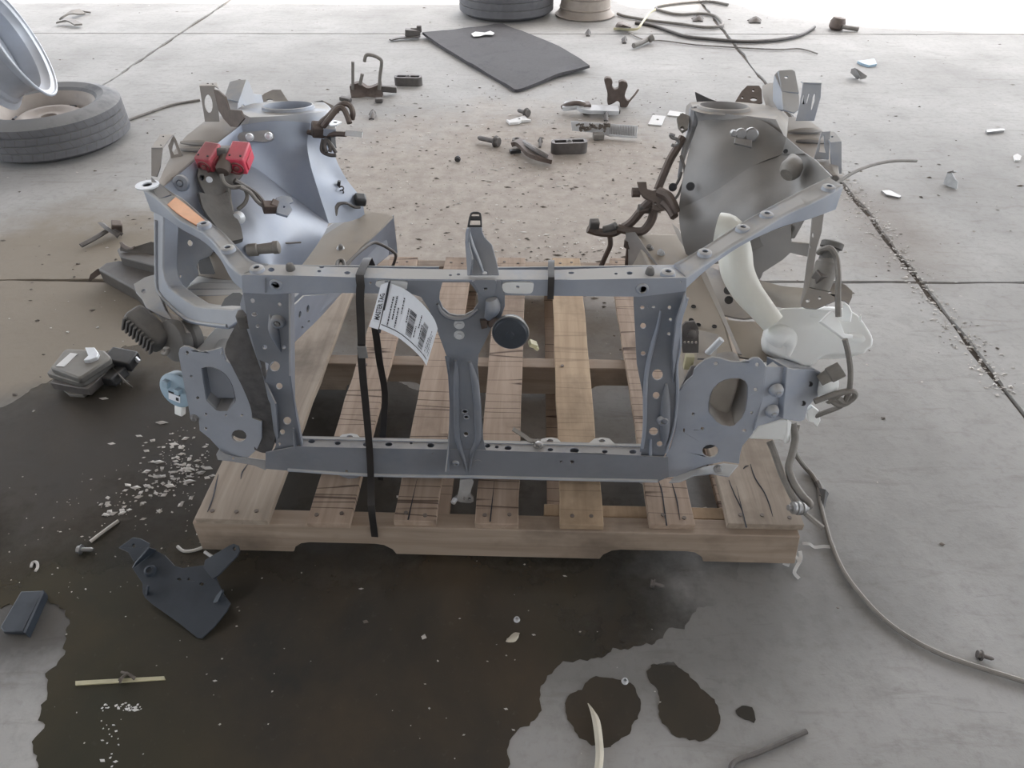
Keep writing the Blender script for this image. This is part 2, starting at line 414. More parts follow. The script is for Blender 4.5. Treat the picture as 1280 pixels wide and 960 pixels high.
XS = [-21, -9.75, -6.07, -2.385, 1.30, 4.98, 8.66, 21]; YS = [-6, -1.19, 1.895, 4.98, 8.06, 11.15, 14.2, 42]
for i in range(len(XS) - 1):
    for j in range(len(YS) - 1): slab(XS[i], XS[i + 1], YS[j], YS[j + 1], i * 10 + j)

ROOF = 4.6
def roof_pt(px, py):                                # where the roof edge stands whose shadow falls on this floor point
    p = V(px, py, z=0); return p - SUN_DIR * ((ROOF - p.z) / -SUN_DIR.z)
edge_px = [(700, -30), (735, -12), (785, 12), (868, 17), (878, -4), (903, 2), (960, 22), (1010, 28), (1090, 38), (1280, 46)]
ro = [roof_pt(*q) for q in edge_px]
ro = [Vector((-9, 8.6, ROOF)), Vector((ro[0].x - .6, 8.7, ROOF))] + ro + [Vector((9, ro[-1].y - .25, ROOF)), Vector((9, -6, ROOF)), Vector((-9, -6, ROOF))]
wl = MB().box((0, -5.6, 1.8), (18, .2, 3.6)).obj('added_back_wall', M['wall']); wl['kind'] = 'structure'  # added unseen behind the camera, its height set to limit light from there
cl = MB().poly3(ro, -.12).obj('ceiling', M['ceil']); cl['kind'] = 'structure'

# ------------------------------------------------------------------ puddles
def puddle(px, label, amp, step, seed, soft=1):
    p = [V(a, b, z=0) for a, b in px]; p = chaikin([(q.x, q.y) for q in p], soft)
    p = jag(p, amp, step, seed); n = len(p)
    b = MB().add([(x, y, .0012) for x, y in p] + [(x, y, -.001) for x, y in p], [tuple(range(n))] + [(i, i + n, (i + 1) % n + n, (i + 1) % n) for i in range(n)])
    return tag(b.obj('puddle', M['water']), label, 'puddle')
puddle([(-60, 522), (0, 511), (32, 492), (60, 478), (100, 455), (146, 437), (180, 430), (240, 424), (330, 415), (480, 470), (640, 540), (790, 600), (900, 650), (930, 720), (870, 770), (810, 806), (752, 822), (712, 828), (690, 842), (672, 862),
        (668, 890), (645, 915), (634, 945), (628, 990), (300, 1010), (40, 1000), (44, 938), (54, 884), (64, 846), (84, 806), (80, 788), (92, 772), (70, 752), (30, 757), (-60, 764)],
       'big dark brown puddle spread under and in front of the pallet', .006, .006, 3)
puddle([(708, 880), (722, 860), (748, 848), (776, 850), (792, 862), (803, 884), (798, 905), (770, 928), (762, 940), (730, 925), (712, 905)],
       'round dark puddle under the tip of the curled dry leaf', .0035, .005, 5)
puddle([(806, 832), (838, 824), (858, 838), (872, 858), (888, 872), (903, 890), (894, 918), (868, 930), (838, 918), (824, 900), (822, 868)],
       'second dark puddle, lobed, to the right of the leaf', .0035, .005, 8)
puddle([(918, 886), (930, 881), (942, 886), (945, 904), (934, 900), (920, 894)], 'smallest dark wet spot right of the lobed puddle', .002, .012, 9)

# ------------------------------------------------------------------ pallet
pal = thing('pallet', 'notched wooden pallet under the car front frame, seven top boards', 'pallet', (-.05, 1.36, 0))
PY0 = .842
def fx(px, py=648): return V(px, py, z=.125).x
bx = [(243, 335, 'wood_grey'), (384, 438, 'wood_tan'), (492, 545, 'wood_tan'), (594, 648, 'wood_tan'), (700, 754, 'wood_pale'), (812, 868, 'wood_tan'), (909, 1002, 'wood_grey')]
nm = MB().cyl((0, 0, 0), (0, 0, .002), .0042, 8)
for i, (a, b, mt) in enumerate(bx):
    x0, x1 = fx(a), fx(b); r = random.Random(i); L = 1.03; d = [r.uniform(-.004, .004) for _ in range(8)]
    nseg = 14; st = []
    for k in range(nseg + 1):
        y = PY0 + d[0] * (k == 0) + L * k / nseg + (i - 3) * .003
        e = noise.noise(Vector((i * 3.1, k * .9, 0))) * .003; e2 = noise.noise(Vector((i * 3.1, k * .9, 5))) * .003
        zz = .109 + noise.noise(Vector((i * 2.3, k * .5, 9))) * .0015
        st.append([(x0 + e, y, zz), (x1 + e2, y, zz), (x1 + e2, y, zz + .016), (x0 + e, y, zz + .016)])
    bo = MB().loft(st).obj('deck_board', M[mt], pal, bevel=.0015, origin=None)
    for yy in (PY0 + .022, PY0 + .5, PY0 + 1.0):
        for fxx in ((.25, .72) if x1 - x0 < .12 else (.2, .5, .82)):
            q = Vector((x0 + (x1 - x0) * fxx + r.uniform(-.006, .006), yy + r.uniform(-.006, .006) + (i - 3) * .003, .1245))
            if yy < PY0 + .1 or yy > PY0 + .9 or r.random() < .5:
                MB().cyl(q, q + Vector((0, 0, .0022)), .0043, 8).obj('nail', M['brown'], bo)
    # a split at the front end of some boards, a thin raised splinter edge along the grain
    if i in (2, 3, 5, 6):
        xs = x0 + (x1 - x0) * (.35 if i != 6 else .22)
        MB().add([(xs - .0016, PY0 + .002, .1262), (xs + .0016, PY0 + .002, .1262), (xs + .004, PY0 + .11, .1262), (xs + .0035, PY0 + .11, .1262)], [(0, 1, 2, 3)]).obj('crack', M['ink'], bo)
def crack(board, pts):
    MB().tube([V(a, b, z=.1253) for a, b in pts], [.0006] + [.0016] * (len(pts) - 2) + [.0004], 5, 3).obj('crack', M['ink'], board)
_b = [o for o in pal.children if o.name.startswith('deck_board')]
crack(_b[0], [(273, 593), (270, 606), (267, 620), (262, 634), (259, 640)]); crack(_b[0], [(310, 580), (303, 590), (301, 599)])
crack(_b[6], [(911, 600), (918, 618), (926, 634), (931, 648)]); crack(_b[6], [(938, 580), (944, 598), (955, 615), (962, 632), (966, 646)]); crack(_b[6], [(929, 586), (932, 583), (936, 582)])
crack(_b[5], [(822, 598), (828, 618), (831, 648)]); crack(_b[5], [(840, 604), (846, 625), (850, 650)])
def stringer(y, h0, h1):
    x0, x1 = V(254, 685, y=PY0).x, V(998, 692, y=PY0).x; nz = h0 + .034
    def X(px): return V(px, 682, y=PY0).x
    n1, n2 = (X(366), X(494)), (X(752), X(884)); o = [(x0, h0), ]
    for a, b in (n1, n2):
        o += [(a, h0), (a + .006, h0 + .016), (a + .022, nz - .004), (a + .04, nz), (b - .04, nz), (b - .022, nz - .004), (b - .006, h0 + .016), (b, h0)]
    o += [(x1, h0), (V(1006, 655, y=PY0).x, h1), (V(242, 653, y=PY0).x, h1)]
    return MB().poly3([(x, y, z) for x, z in o], .038).obj('stringer', M['wood_x'], pal, bevel=.002)
for y in (PY0 - .004, 1.352, 1.838): stringer(y, .0165, .109)
for a, b in ((512, 555), (592, 644), (685, 737), (920, 985)):
    x0, x1 = V(a, 690, y=PY0).x, V(b, 690, y=PY0).x
    MB().box(((x0 + x1) / 2, 1.36, .0085), (x1 - x0, 1.0, .014)).obj('bottom_board', M['wood_tan'], pal, bevel=.0015)
a, b = V(680, 630, z=.1), V(912, 630, z=.1)
MB().box(((a.x + b.x) / 2, .897, .088), (b.x - a.x, .03, .028)).obj('batten', M['wood_pale'], pal, bevel=.0015)

# ------------------------------------------------------------------ car front frame (one welded and bolted thing)
car = thing('car_front_frame', 'cut-off grey-blue front body section of a car standing on the wooden pallet', 'car part', (-.1, 1.25, .127))
PF = PY(.95)
def bolt(parent, p, ax=(0, -1, 0), r=.009, name='bolt', m='steel', h=.006):
    a = Vector(ax).normalized(); p = Vector(p)
    return MB().lathe(p, a, [(r * 1.5, 0), (r * 1.5, h * .25), (r * 1.4, h * .3)], 14).lathe(p, a, [(r, 0), (r, h), (r * .8, h * 1.15)], 6).obj(name, M[m], parent)
def boss(parent, p, ax, r, h, name='boss', m='primer', inner=None):
    a = Vector(ax).normalized()
    return MB().lathe(p, a, [(r, 0), (r * .85, h * .8), (r * .7, h), (r * .42, h), (r * .4, h * .3)], 18).obj(name, M[m], parent)
def plug(parent, p, ax, r, m='black', name='hole_shade_disc'):      # dark disc stands in for the shade inside a hole
    a = Vector(ax).normalized()
    return MB().lathe(p, a, [(r * 1.15, -.001), (r * 1.15, .0012), (r * .95, .0012), (r * .9, -.0008)], 14).obj(name, M[m], parent)

# upper crossbar: front web, top flange with real holes, back web, underside
zt = .627
bar_front = [(302, 344), (340, 344), (500, 349), (585, 350), (700, 350), (858, 347), (858, 364), (800, 371), (700, 370), (630, 369), (602, 369), (597, 366), (590, 357), (586, 353), (553, 353), (549.5, 366), (545, 368), (440, 366.5), (360, 366.5), (340, 368), (303, 366)]
ub = MB().sheet(bar_front, PF, .003, [hole(349, 355, 3.6), hole(539, 362, 2.6), hole(463, 354, 1.6), hole(805, 362, 4.2), hole(863 - 12, 352, 1)], 0)
ub.sheet([(303, 343.5), (335, 331), (500, 335.5), (585, 337), (700, 337), (845, 331.5), (858, 346)][::1] + [(700, 349.5), (585, 349.5), (500, 348.5), (340, 343.5)], PZ(zt), .003,
         [hole(339, 337, 4, 2.6), hole(322, 336.5, 4, 2.6), hole(399, 339, 2.6, 1.5), hole(402, 333.7, 3, 1.4), hole(434, 341, 3.8, 1.9), hole(563, 344, 2, 1.2), hole(573, 343, 2.3, 1.3),
          hole(714, 341, 3.6, 1.3), hole(770, 342, 2.2, 1.1), hole(787, 341.3, 3.8, 2), hole(833, 341.5, 4, 2.6)])
ub.sheet([(335, 331.5), (549, 334), (546, 352), (338, 351)], PY(.998), .003).sheet([(600, 335), (845, 332), (842, 352), (603, 353)], PY(.998), .003)
upper = ub.obj('upper_crossbar', M['primer'], car, bevel=.0012)
for q in ((363.5, 337), (812, 342)):
    p = V(*q, z=zt); MB().lathe(p, (0, 0, 1), [(.0075, 0), (.0075, .004), (.006, .010), (.0035, .012)], 14).obj('rubber_stop', M['rubber'], upper)
for q in ((345, 355.5), (803, 361)):
    p = V(*q, y=.95); MB().lathe(p, (0, -1, 0), [(.0105, 0), (.0105, .002), (.0085, .0035), (.007, .0035), (.0065, 0)], 18).obj('weld_nut', M['primer'], upper)
for o_, hl in (([(470, 352), (477, 350.5), (505, 351.5), (512, 354), (510, 361), (503, 362), (475, 360), (469, 357)], (483, 352)), ([(628, 354), (634, 353), (663, 353), (667.5, 355), (666, 365), (662, 367.5), (642, 367), (632, 366.5), (627, 362)], (647, 358.7))):
    MB().sheet(o_, PY(.9465), .004, [hole(*hl, 2.6, 1.8)], 1).obj('mounting_pad', M['tape'], upper, 'white mounting pad with one hole', bevel=.0008)
MB().sheet([(331, 347.5), (333, 347.5), (333, 366), (331, 366)], PY(.948), .002).obj('seam', M['primer_dark'], upper)

# side arms sweeping back and out to the wings
def arm(name, st, zs, sticker=None, mt='primer'):
    L = []; nrm = []
    for (A, B, C), z in zip(st, zs):
        a, b = V(*A, z=z), V(*B, z=z); c = Vector((b.x, b.y, V(*C, y=b.y).z)); d = Vector((a.x, a.y, c.z)); L.append((a, b, c, d))
    k = [catmull(list(q), 5) for q in zip(*L)]
    S = []
    for a, b, c, d in zip(*k):
        e = b.lerp(a, .12); lip = Vector((0, 0, .003))
        S.append([a + lip, a.lerp(b, .1), e, b - Vector((0, 0, .004)), c, d])
    return MB().loft(S).obj(name, M[mt], car, bevel=.0012, sharp=50), k
stL = [((336, 331), (302, 343), (303, 366)), ((313, 326), (284, 329), (288, 352)), ((283, 295), (269, 306), (273, 323)), ((258, 275), (250, 288), (252, 303)), ((230, 250.5), (222, 272), (222, 287)), ((216, 242), (197, 249), (200, 272)), ((190, 223), (178, 236), (179, 264))]
armL, kL = arm('side_arm', stL, [zt, .63, .637, .646, .656, .665, .67])
stR = [((842, 331.5), (858, 346), (858, 364)), ((880, 310), (884, 328), (884, 339)), ((912, 289), (915, 307), (915, 316)), ((940, 272), (945, 290), (945, 299)), ((975, 253), (985, 266), (988, 283)), ((1010, 235), (1020, 250), (1021, 274)), ((1037, 222), (1055, 232), (1052, 262))]
armR, kR = arm('side_arm', stR, [zt + .002, .636, .646, .656, .666, .676, .682])
for ar, q, z in ((armL, (255, 281), .65), (armL, (285, 311), .6385), (armL, (321, 336), .629), (armR, (881, 316), .639), (armR, (928.5, 285.5), .6525), (armR, (958.5, 268.5), .6605), (armR, (835, 341), .63), (armR, (1036, 234.5), .681)):
    p = V(*q, z=z + .0015); MB().lathe(p, (0, 0, 1), [(.0125, -.004), (.0115, .002), (.009, .0035), (.0052, .0035), (.0048, -.002)], 18).obj('hole_boss', M['primer'], ar)
    MB().lathe(p, (0, 0, 1), [(.005, -.001), (.005, .001)], 12).obj('hole_shade_disc', M['black'], ar)  # black disc puts the hole's inner shade into the colour
# orange sticker follows the top of the left arm
def strip_on(k, f0, f1, u0, u1, name, mt, par, label):
    rows = []
    n = len(k[0]) - 1
    for s in range(7):
        t = (f0 + (f1 - f0) * s / 6) * n; i = min(int(t), n - 1); w = t - i
        a = k[0][i].lerp(k[0][i + 1], w); b = k[1][i].lerp(k[1][i + 1], w)
        rows.append([a.lerp(b, u0) + Vector((0, 0, .0022)), a.lerp(b, u1) + Vector((0, 0, .0022))])
    v = [p for r in rows for p in r]; m = MB()
    m.add(v + [p - Vector((0, 0, .0018)) for p in v], [(2 * i, 2 * i + 1, 2 * i + 3, 2 * i + 2) for i in range(6)] + [(14 + 2 * i + 2, 14 + 2 * i + 3, 14 + 2 * i + 1, 14 + 2 * i) for i in range(6)])
    return m.obj(name, M[mt], par, label)
strip_on(kL, .50, .76, .16, .86, 'sticker', 'orange', armL, 'faded orange sticker')
MB().sheet([(189, 221), (192, 224), (214, 243), (199, 248), (190, 236)], P3((189, 221, 1.2), (214, 243, 1.155), (195, 245, 1.15)), .0025).obj('end_flange', M['primer_dark'], armL)
MB().lathe(V(184.5, 232.5, z=.674), (0, 0, 1), [(.021, 0), (.021, .003), (.009, .003), (.009, 0)], 20).obj('washer_ring', M['alu'], armL)

# support posts
PP = PY(.952)
def seg(px1, px2): return px1
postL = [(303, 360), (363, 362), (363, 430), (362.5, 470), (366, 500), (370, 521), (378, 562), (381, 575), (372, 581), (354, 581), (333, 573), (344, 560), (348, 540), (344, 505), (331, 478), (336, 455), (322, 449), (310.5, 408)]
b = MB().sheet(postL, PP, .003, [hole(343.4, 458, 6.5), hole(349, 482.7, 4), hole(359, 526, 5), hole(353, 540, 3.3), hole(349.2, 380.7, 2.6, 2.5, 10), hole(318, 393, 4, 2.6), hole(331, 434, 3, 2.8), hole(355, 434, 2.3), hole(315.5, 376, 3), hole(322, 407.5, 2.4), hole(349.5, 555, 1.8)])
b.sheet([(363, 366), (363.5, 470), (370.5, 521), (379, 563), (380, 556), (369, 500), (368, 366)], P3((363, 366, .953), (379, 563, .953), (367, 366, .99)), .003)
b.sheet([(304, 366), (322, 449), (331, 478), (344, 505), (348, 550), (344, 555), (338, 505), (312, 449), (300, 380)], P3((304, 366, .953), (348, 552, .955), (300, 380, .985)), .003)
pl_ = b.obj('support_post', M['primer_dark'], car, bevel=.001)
p = V(348, 401.6, y=.952); boss(pl_, p, (0, -1, 0), .014, .008, m='primer_dark'); bolt(pl_, p + Vector((0, -.002, 0)), (0, -1, 0), .0045)
MB().tube([V(337, 392, y=.953), V(340, 402, y=.951), V(343, 416, y=.95), V(351, 440, y=.952)], [.001, .006, .009, .001], 10).obj('ridge', M['primer_dark'], pl_)
MB().tube([V(367, 535, y=.951), V(368.5, 552, y=.947), V(368.5, 571, y=.949)], [.002, .003, .002], 8).obj('rib', M['primer_dark'], pl_)
postR = [(792, 366), (857, 360), (859, 380), (849, 405), (850, 432), (846, 456), (847, 490), (842.5, 540), (835, 560), (826, 580), (824, 597), (800, 588), (799, 570), (803.5, 540), (804, 500), (802.5, 489), (796, 455), (794, 417), (792, 380)]
b = MB().sheet(postR, PP, .003, [hole(804, 407.5, 3.6), hole(803, 384.5, 2.6, 2), hole(837, 384.5, 2.2), hole(817, 384, 2.2, 1.3), hole(838, 399.5, 1.8), hole(836, 417.5, 2), hole(804, 442, 3, 2.7), hole(822, 468.5, 6.7), hole(820.3, 494.5, 4.3), hole(817, 539.5, 5.6, 5), hole(824.7, 555, 3.7, 3.3)])
b.sheet([(857, 366), (860, 380), (850, 405), (851, 432), (847, 456), (848, 490), (843, 540), (839, 535), (842, 490), (841, 440), (846, 400), (853, 380)], P3((859, 380, .952), (846, 456, .952), (853, 380, .935)), .003)
pr_ = b.obj('support_post', M['primer_dark'], car, bevel=.001)
MB().tube([V(*q, y=.951) for q in ((826, 388), (822, 408), (816, 430), (809, 460), (806.5, 490), (806, 530), (803, 560))], [.002, .003, .0042, .0042, .0042, .004, .003], 8).obj('ridge', M['primer'], pr_)
MB().tube([V(*q, y=.95) for q in ((813.5, 549), (813, 570), (813, 586))], [.002, .0034, .002], 8).obj('rib', M['primer'], pr_)
MB().tube([V(*q, y=.95) for q in ((833, 480), (832, 505), (831, 540), (830, 556))], [.002, .009, .009, .003], 10).obj('bulge', M['primer_dark'], pr_)
p = V(828, 523, y=.95); boss(pr_, p + Vector((0, -.004, 0)), (0, -1, 0), .012, .007, m='primer_dark')
MB().tube([V(*q, y=.949) for q in ((859, 372), (850, 404), (850, 432), (846, 456), (847, 490), (843, 530), (833, 566))], [.003, .003, .0032, .003, .003, .003, .002], 8).obj('flange_edge', M['primer'], pr_)

# lower crossbar
zl = V(480, 561, y=.945).z
b = MB().sheet([(332, 566), (372, 558), (450, 560), (580, 562), (700, 566), (800, 570), (835, 572), (836, 596), (820, 603), (700, 600), (600, 597), (460, 595), (452, 594), (446, 597.5), (436, 598.5), (428, 596), (420, 592), (360, 588.5), (332, 586)], PY(.945), .003,
               [hole(433, 589.5, 2.2, 1.7), hole(715, 577.5, 2.6, 2.4), hole(701, 577, 1.6), hole(541, 567, 1)])
b.sheet([(372, 546), (450, 548), (580, 550.5), (700, 554), (803, 556), (801, 569.5), (700, 565.5), (580, 561.5), (450, 559.5), (372, 557.5)], PZ(zl), .003,
        [hole(389.5, 551.5, 4.4, 2.5), hole(422, 553.8, 3.8, 2.3), hole(458, 555.5, 4.5, 2.6), hole(486, 555.3, 4.6, 2.5), hole(514, 554, 2, 1.2), hole(538.5, 556.6, 4.6, 2.8), hole(609.5, 557.2, 3.4, 2.4), hole(621, 558.6, 2.4, 2),
         hole(635, 560, 4.5, 2.8), hole(688, 562, 3.6, 2), hole(718, 563, 5.8, 3.2), hole(756, 564.5, 3.6, 2), hole(791, 564.6, 4.6, 2.7)])
b.sheet([(372, 546), (803, 556), (800, 590), (380, 580)], PY(.985), .003)
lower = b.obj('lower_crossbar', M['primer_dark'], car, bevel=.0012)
MB().sheet([(372, 545.6), (450, 547.6), (580, 550.1), (700, 553.6), (803, 555.6), (803, 558), (580, 553), (372, 548)], PZ(zl + .002), .002).obj('flange', M['primer'], lower)
for q in ((436.5, 547), (687, 552), (752, 552)):
    x, y = q; o_ = [(x - 18, y + 3), (x - 9, y - 4), (x + 2, y - 5.5), (x + 10, y - 4), (x + 18, y + 4)]
    MB().sheet(o_, P3((x - 18, y + 3, .98), (x + 18, y + 3.5, .98), (x, y - 5, 1.005)), .003, [hole(x + .5, y - 1, 4, 1.9)]).obj('mount_tab', M['primer'], lower, bevel=.0008)
MB().tube([V(360, 587, y=.944), V(460, 593.5, y=.944), V(600, 596, y=.944), V(700, 598.5, y=.944), V(822, 601, y=.944)], .004, 8).obj('lower_lip', M['primer'], lower)
p = V(673, 557, z=zl); bolt(lower, p + Vector((0, 0, .001)), (0, 0, 1), .007)
MB().ribbon([V(641, 536, z=zl + .035), V(655, 545, z=zl + .02), V(664, 551, z=zl + .006), V(676, 551, z=zl + .004)], .009, .002, Vector((.5, .85, 0)), 3).obj('clip_strap', M['cable'], lower)

# centre brace with its opening, recess ribs and bolts
U = [(510, 351), (560, 351), (625, 351), (631, 371), (631, 383), (626.6, 396), (615, 408), (608, 424), (598, 444), (597, 460), (602, 516), (604, 550), (608, 566), (611, 590), (586, 598), (558, 590), (559, 566), (562, 552), (564, 507), (562, 470), (558, 445), (546, 412), (536, 386), (526, 371), (508, 366)]
Hh = [(553, 353), (549.5, 366), (549, 375), (553.5, 385), (562, 392.5), (572, 394.5), (581, 394), (591, 389), (598, 379), (597, 368), (590, 357), (586, 353)]
b = MB().sheet(U, PY(.946), .004, [Hh, hole(598, 543.5, .6), hole(582.5, 543, 3), hole(569.5, 578.5, 4.2)])
b.sheet([(558, 445), (562, 470), (564, 507), (562, 552), (558, 590), (562, 588), (567, 552), (568, 507), (566, 470), (562, 447)], P3((562, 470, .947), (562, 552, .947), (566, 470, .985)), .003)
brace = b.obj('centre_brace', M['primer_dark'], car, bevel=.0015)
MB().tube([V(*q, y=.945) for q in ((569, 450), (570.5, 480), (571, 540), (574, 556), (580, 575), (584, 590))], [.003, .0055, .0055, .005, .004, .002], 10).obj('rib', M['primer_dark'], brace)
MB().tube([V(*q, y=.945) for q in ((587, 452), (594, 480), (597.5, 530), (597, 550), (590, 566), (586.5, 590))], [.003, .0065, .0065, .006, .004, .002], 10).obj('rib', M['primer_dark'], brace)
MB().tube([V(*q, y=.944) for q in ((547, 380), (551, 389), (560, 396), (573, 398.5), (586, 395.5), (597, 387))], [.002, .004, .0045, .0045, .004, .002], 8).obj('opening_rim', M['primer_dark'], brace)
MB().sheet([(588, 350), (618, 349.5), (621, 352), (619, 369), (600, 370), (596, 360)], PY(.941), .004, [hole(607, 361, 2.3, 1.6)], 1).obj('latch_pad', M['primer_dark'], brace, bevel=.001)
MB().tube([V(614, 374, y=.938), V(616, 385, y=.936), V(610, 397, y=.938)], [.010, .013, .007], 12).obj('bulge', M['primer_dark'], brace)
MB().sheet([(600, 401), (609, 401), (609, 410), (602, 411.5)], PY(.94), .006).obj('horn_foot', M['brown'], brace)
for q in ((574, 405.5), (574, 418.5)): bolt(brace, V(*q, y=.946), (0, -1, 0), .0062, m='alu')
for q in ((569.5, 578.5),): boss(brace, V(*q, y=.946), (0, -1, 0), .0085, .004, 'weld_ring', 'primer')
MB().sheet([(528, 354), (542, 356), (543, 366), (539, 370), (526, 368)], PY(.9485), .003, [hole(537, 361.5, 2.6)], 1).obj('nut_plate', M['primer_dark'], brace, bevel=.001)
MB().lathe(V(597.5, 578, y=.945), (0, -1, 0), [(.008, 0), (.008, .0012), (.006, .0012)], 16).obj('spot_weld', M['primer_dark'], brace)
# stamped mark on the brace
MB().lathe(V(581, 514, y=.9455), (0, -1, 0), [(.0065, 0), (.0065, .0016), (.0045, .0016), (.0042, 0)], 14).lathe(V(583, 521, y=.9455), (0, -1, 0), [(.006, 0), (.006, .0014), (.004, .0014), (.0038, 0)], 14).obj('stamped_mark', M['primer'], brace)
# hood latch upright
yb = .968
up_ = MB().sheet([(584, 344.5), (583, 320), (581.5, 303), (581.5, 292), (583.5, 284), (602.5, 284), (603, 290), (606, 297), (615, 306), (619, 320), (622, 332), (624, 344.5)], P3((584, 344, .955), (624, 344, .955), (592, 284, .985)), .003, [hole(606, 341, 3.2, 1.6)])
up_.sheet([(581, 303), (583, 285), (586, 285), (585, 303), (590, 325), (588, 344), (584, 344)], P3((583, 303, .965), (586, 285, .96), (588, 344, .94)), .003)
upm = up_.obj('latch_support', M['primer_dark'], car, bevel=.0012)
MB().sheet([(584, 283.5), (586, 272), (588, 266), (591, 264.5), (598, 264.5), (601, 266), (602, 271), (602.5, 284)], P3((584, 284, .985), (602, 284, .985), (594, 265, 1.0)), .006, [[(587, 281), (588, 275), (600, 275), (600.5, 281)], [(589, 270), (590, 267), (598.5, 267), (599, 270)]]).obj('latch_catch', M['black'], upm, bevel=.001)
MB().tube([V(586, 288, y=.975), V(590, 305, y=.962), V(598, 325, y=.955), V(604, 340, y=.953)], [.002, .003, .003, .002], 8).obj('rib', M['primer'], upm)
# tow hook below the lower crossbar
hk = MB().sheet([(575, 600), (590, 598), (592, 603), (589, 612), (588, 618), (592, 623), (592, 627), (588, 629), (576, 628), (570, 626), (568, 623), (572, 620), (574, 611)], P3((575, 600, .935), (592, 602, .935), (580, 628, .91)), .012, [hole(580, 622.5, 1.6), hole(587, 624, 2.2)]).obj('tow_eye', M['steel'], car, bevel=.002)
MB().lathe(V(569, 624, y=.912), (-.4, -1, 0), [(.0055, 0), (.0055, .01), (.003, .012)], 12).obj('rivet', M['alu'], hk)
# horn beside the brace
hb = MB().ribbon([V(610, 405, y=.944), V(620, 402, y=.935), V(630, 405, y=.93)], .014, .002, Vector((0, 0, 1)), 3).obj('horn_bracket', M['brown'], car)
hc = V(637.5, 419, y=.915); ha = Vector((-.06, -1, .1)).normalized()
hn = MB().lathe(hc + ha * -.022, ha, [(.010, -.01), (.028, 0), (.030, .008), (.0305, .016), (.0285, .019), (.0285, .0195), (.027, .021), (.0075, .0222), (.0062, .0245), (.002, .0248)], 36).obj('horn', M['black_blue'], car, 'round dark horn disc')
MB().lathe(hc + ha * -.012, ha, [(.0312, 0), (.0318, .002), (.0318, .004), (.0312, .006)], 36).obj('rim', M['steel'], hn)
MB().box(V(666, 430, y=.93), (.014, .014, .008), (0, .5, .2)).box(V(670, 434.5, y=.93), (.01, .008, .006), (.2, .8, .4)).obj('connector', M['yellow'], hn, bevel=.001)
# black binding inside the left post: rubber seal
MB().patch([[V(*q, y=y) for q in r] for r, y in (([(296, 404), (308, 402), (321, 404)], .985), ([(281, 436), (305, 434), (329, 442)], .97), ([(290, 458), (316, 462), (333, 472)], .955), ([(304, 486), (318, 490), (334, 496)], .955), ([(314, 512), (330, 512), (344, 510)], .962), ([(316, 534), (332, 538), (346, 540)], .968), ([(318, 562), (328, 566), (338, 566)], .96))], 4, 4, .012).obj('rubber_seal', M['seal'], car, 'torn dark rubber seal')
MB().box(V(309, 399, y=.97), (.032, .022, .03), (0, 0, .1)).obj('rubber_mount', M['rubber'], car, bevel=.004)
MB().sheet([(306, 395), (319, 395), (320, 409), (305, 409)], PY(.957), .004, [hole(308.5, 402.5, 1.2), hole(312.5, 402.5, 1.2), hole(316.5, 402.5, 1.2)], 0).obj('hose_clip', M['blackmetal'], car)

# headlight panels
PHL = P3((223, 440, .985), (320, 445, .965), (300, 570, .965))
HL = [(223, 442), (224.5, 436), (229, 433), (235, 433.5), (241, 436), (250, 440), (263, 438.5), (277, 435), (282, 451), (292, 458), (298.5, 462), (302, 474), (306.7, 486), (313, 498), (315, 522.6), (327, 527), (327, 548), (321, 562), (310, 572), (295, 571), (281, 567), (274, 561), (262, 548), (249.5, 538), (248.5, 525), (238, 521), (234, 501), (228, 470)]
HLh = [(252, 460), (257, 458.5), (264, 458.5), (274, 462), (282, 468), (287, 475), (290.4, 482), (294.5, 498), (294, 502), (284, 513.5), (275, 513.5), (270, 512), (258, 500), (254, 476)]
hl = MB().sheet(HL, PHL, .004, [HLh, hole(298.5, 545, 9.6, 7.8), hole(233.5, 441, 2.5), hole(239, 470, 1.7), hole(247, 497, 2), hole(257, 518, 2), hole(257, 536, 2), hole(302, 519, 2.2, 1.5), hole(305, 482, 1.5), hole(277, 441, 1.7), hole(282, 519, 1.5)])
hlL = hl.obj('headlight_panel', M['primer'], car, 'grey sheet panel round the left headlight opening', bevel=.0015)
rim3 = [PHL(*q) for q in HLh]; c3 = sum(rim3, Vector()) / len(rim3)
MB().loft([[p + Vector((0, -.001, 0)) for p in rim3], [p.lerp(c3, .03) + Vector((0, .09, .0)) for p in rim3]], caps=False).obj('opening_collar', M['primer_dark'], hlL)  # darker primer puts the shade inside the opening into the colour
MB().sheet([(274, 561), (281, 567), (295, 571), (310, 572), (332, 575), (332, 588), (318, 582), (290, 577), (272, 575), (270, 568)], P3((281, 567, .963), (320, 575, .962), (275, 577, .952)), .003, [hole(291, 565 + 8, 1.6)], 0).obj('lower_flange', M['primer_dark'], hlL, bevel=.001)
MB().lathe(PHL(298.5, 545) + Vector((0, .012, 0)), (0, -1, 0), [(.0185, -.004), (.0185, .002), (.012, .004), (.002, .004)], 20).obj('hole_shade_disc', M['rubber'], hlL)  # dark disc behind the round hole carries its inner shade in the colour
bolt(hlL, PHL(243.5, 522), (0, -1, 0), .006); MB().lathe(PHL(261, 464) + Vector((0, .05, 0)), (0, -1, .2), [(.006, 0), (.006, .003), (.001, .0035)], 12).obj('bolt', M['alu'], hlL)
PHR = P3((870, 458, .962), (957, 458, .965), (900, 570, .955))
HR = [(866, 470), (868, 462), (873, 456.5), (881, 450), (890.5, 446.5), (901, 448), (914, 452), (925, 452.7), (935, 451), (941, 447.5), (948, 447), (953, 451), (957.5, 457.6), (955, 478), (952.5, 501), (947, 522), (941, 542), (928, 558), (925, 570), (924, 580), (905, 577), (880, 582), (845, 596), (826, 598), (828, 578), (838, 560), (845, 535), (848, 490), (857, 478)]
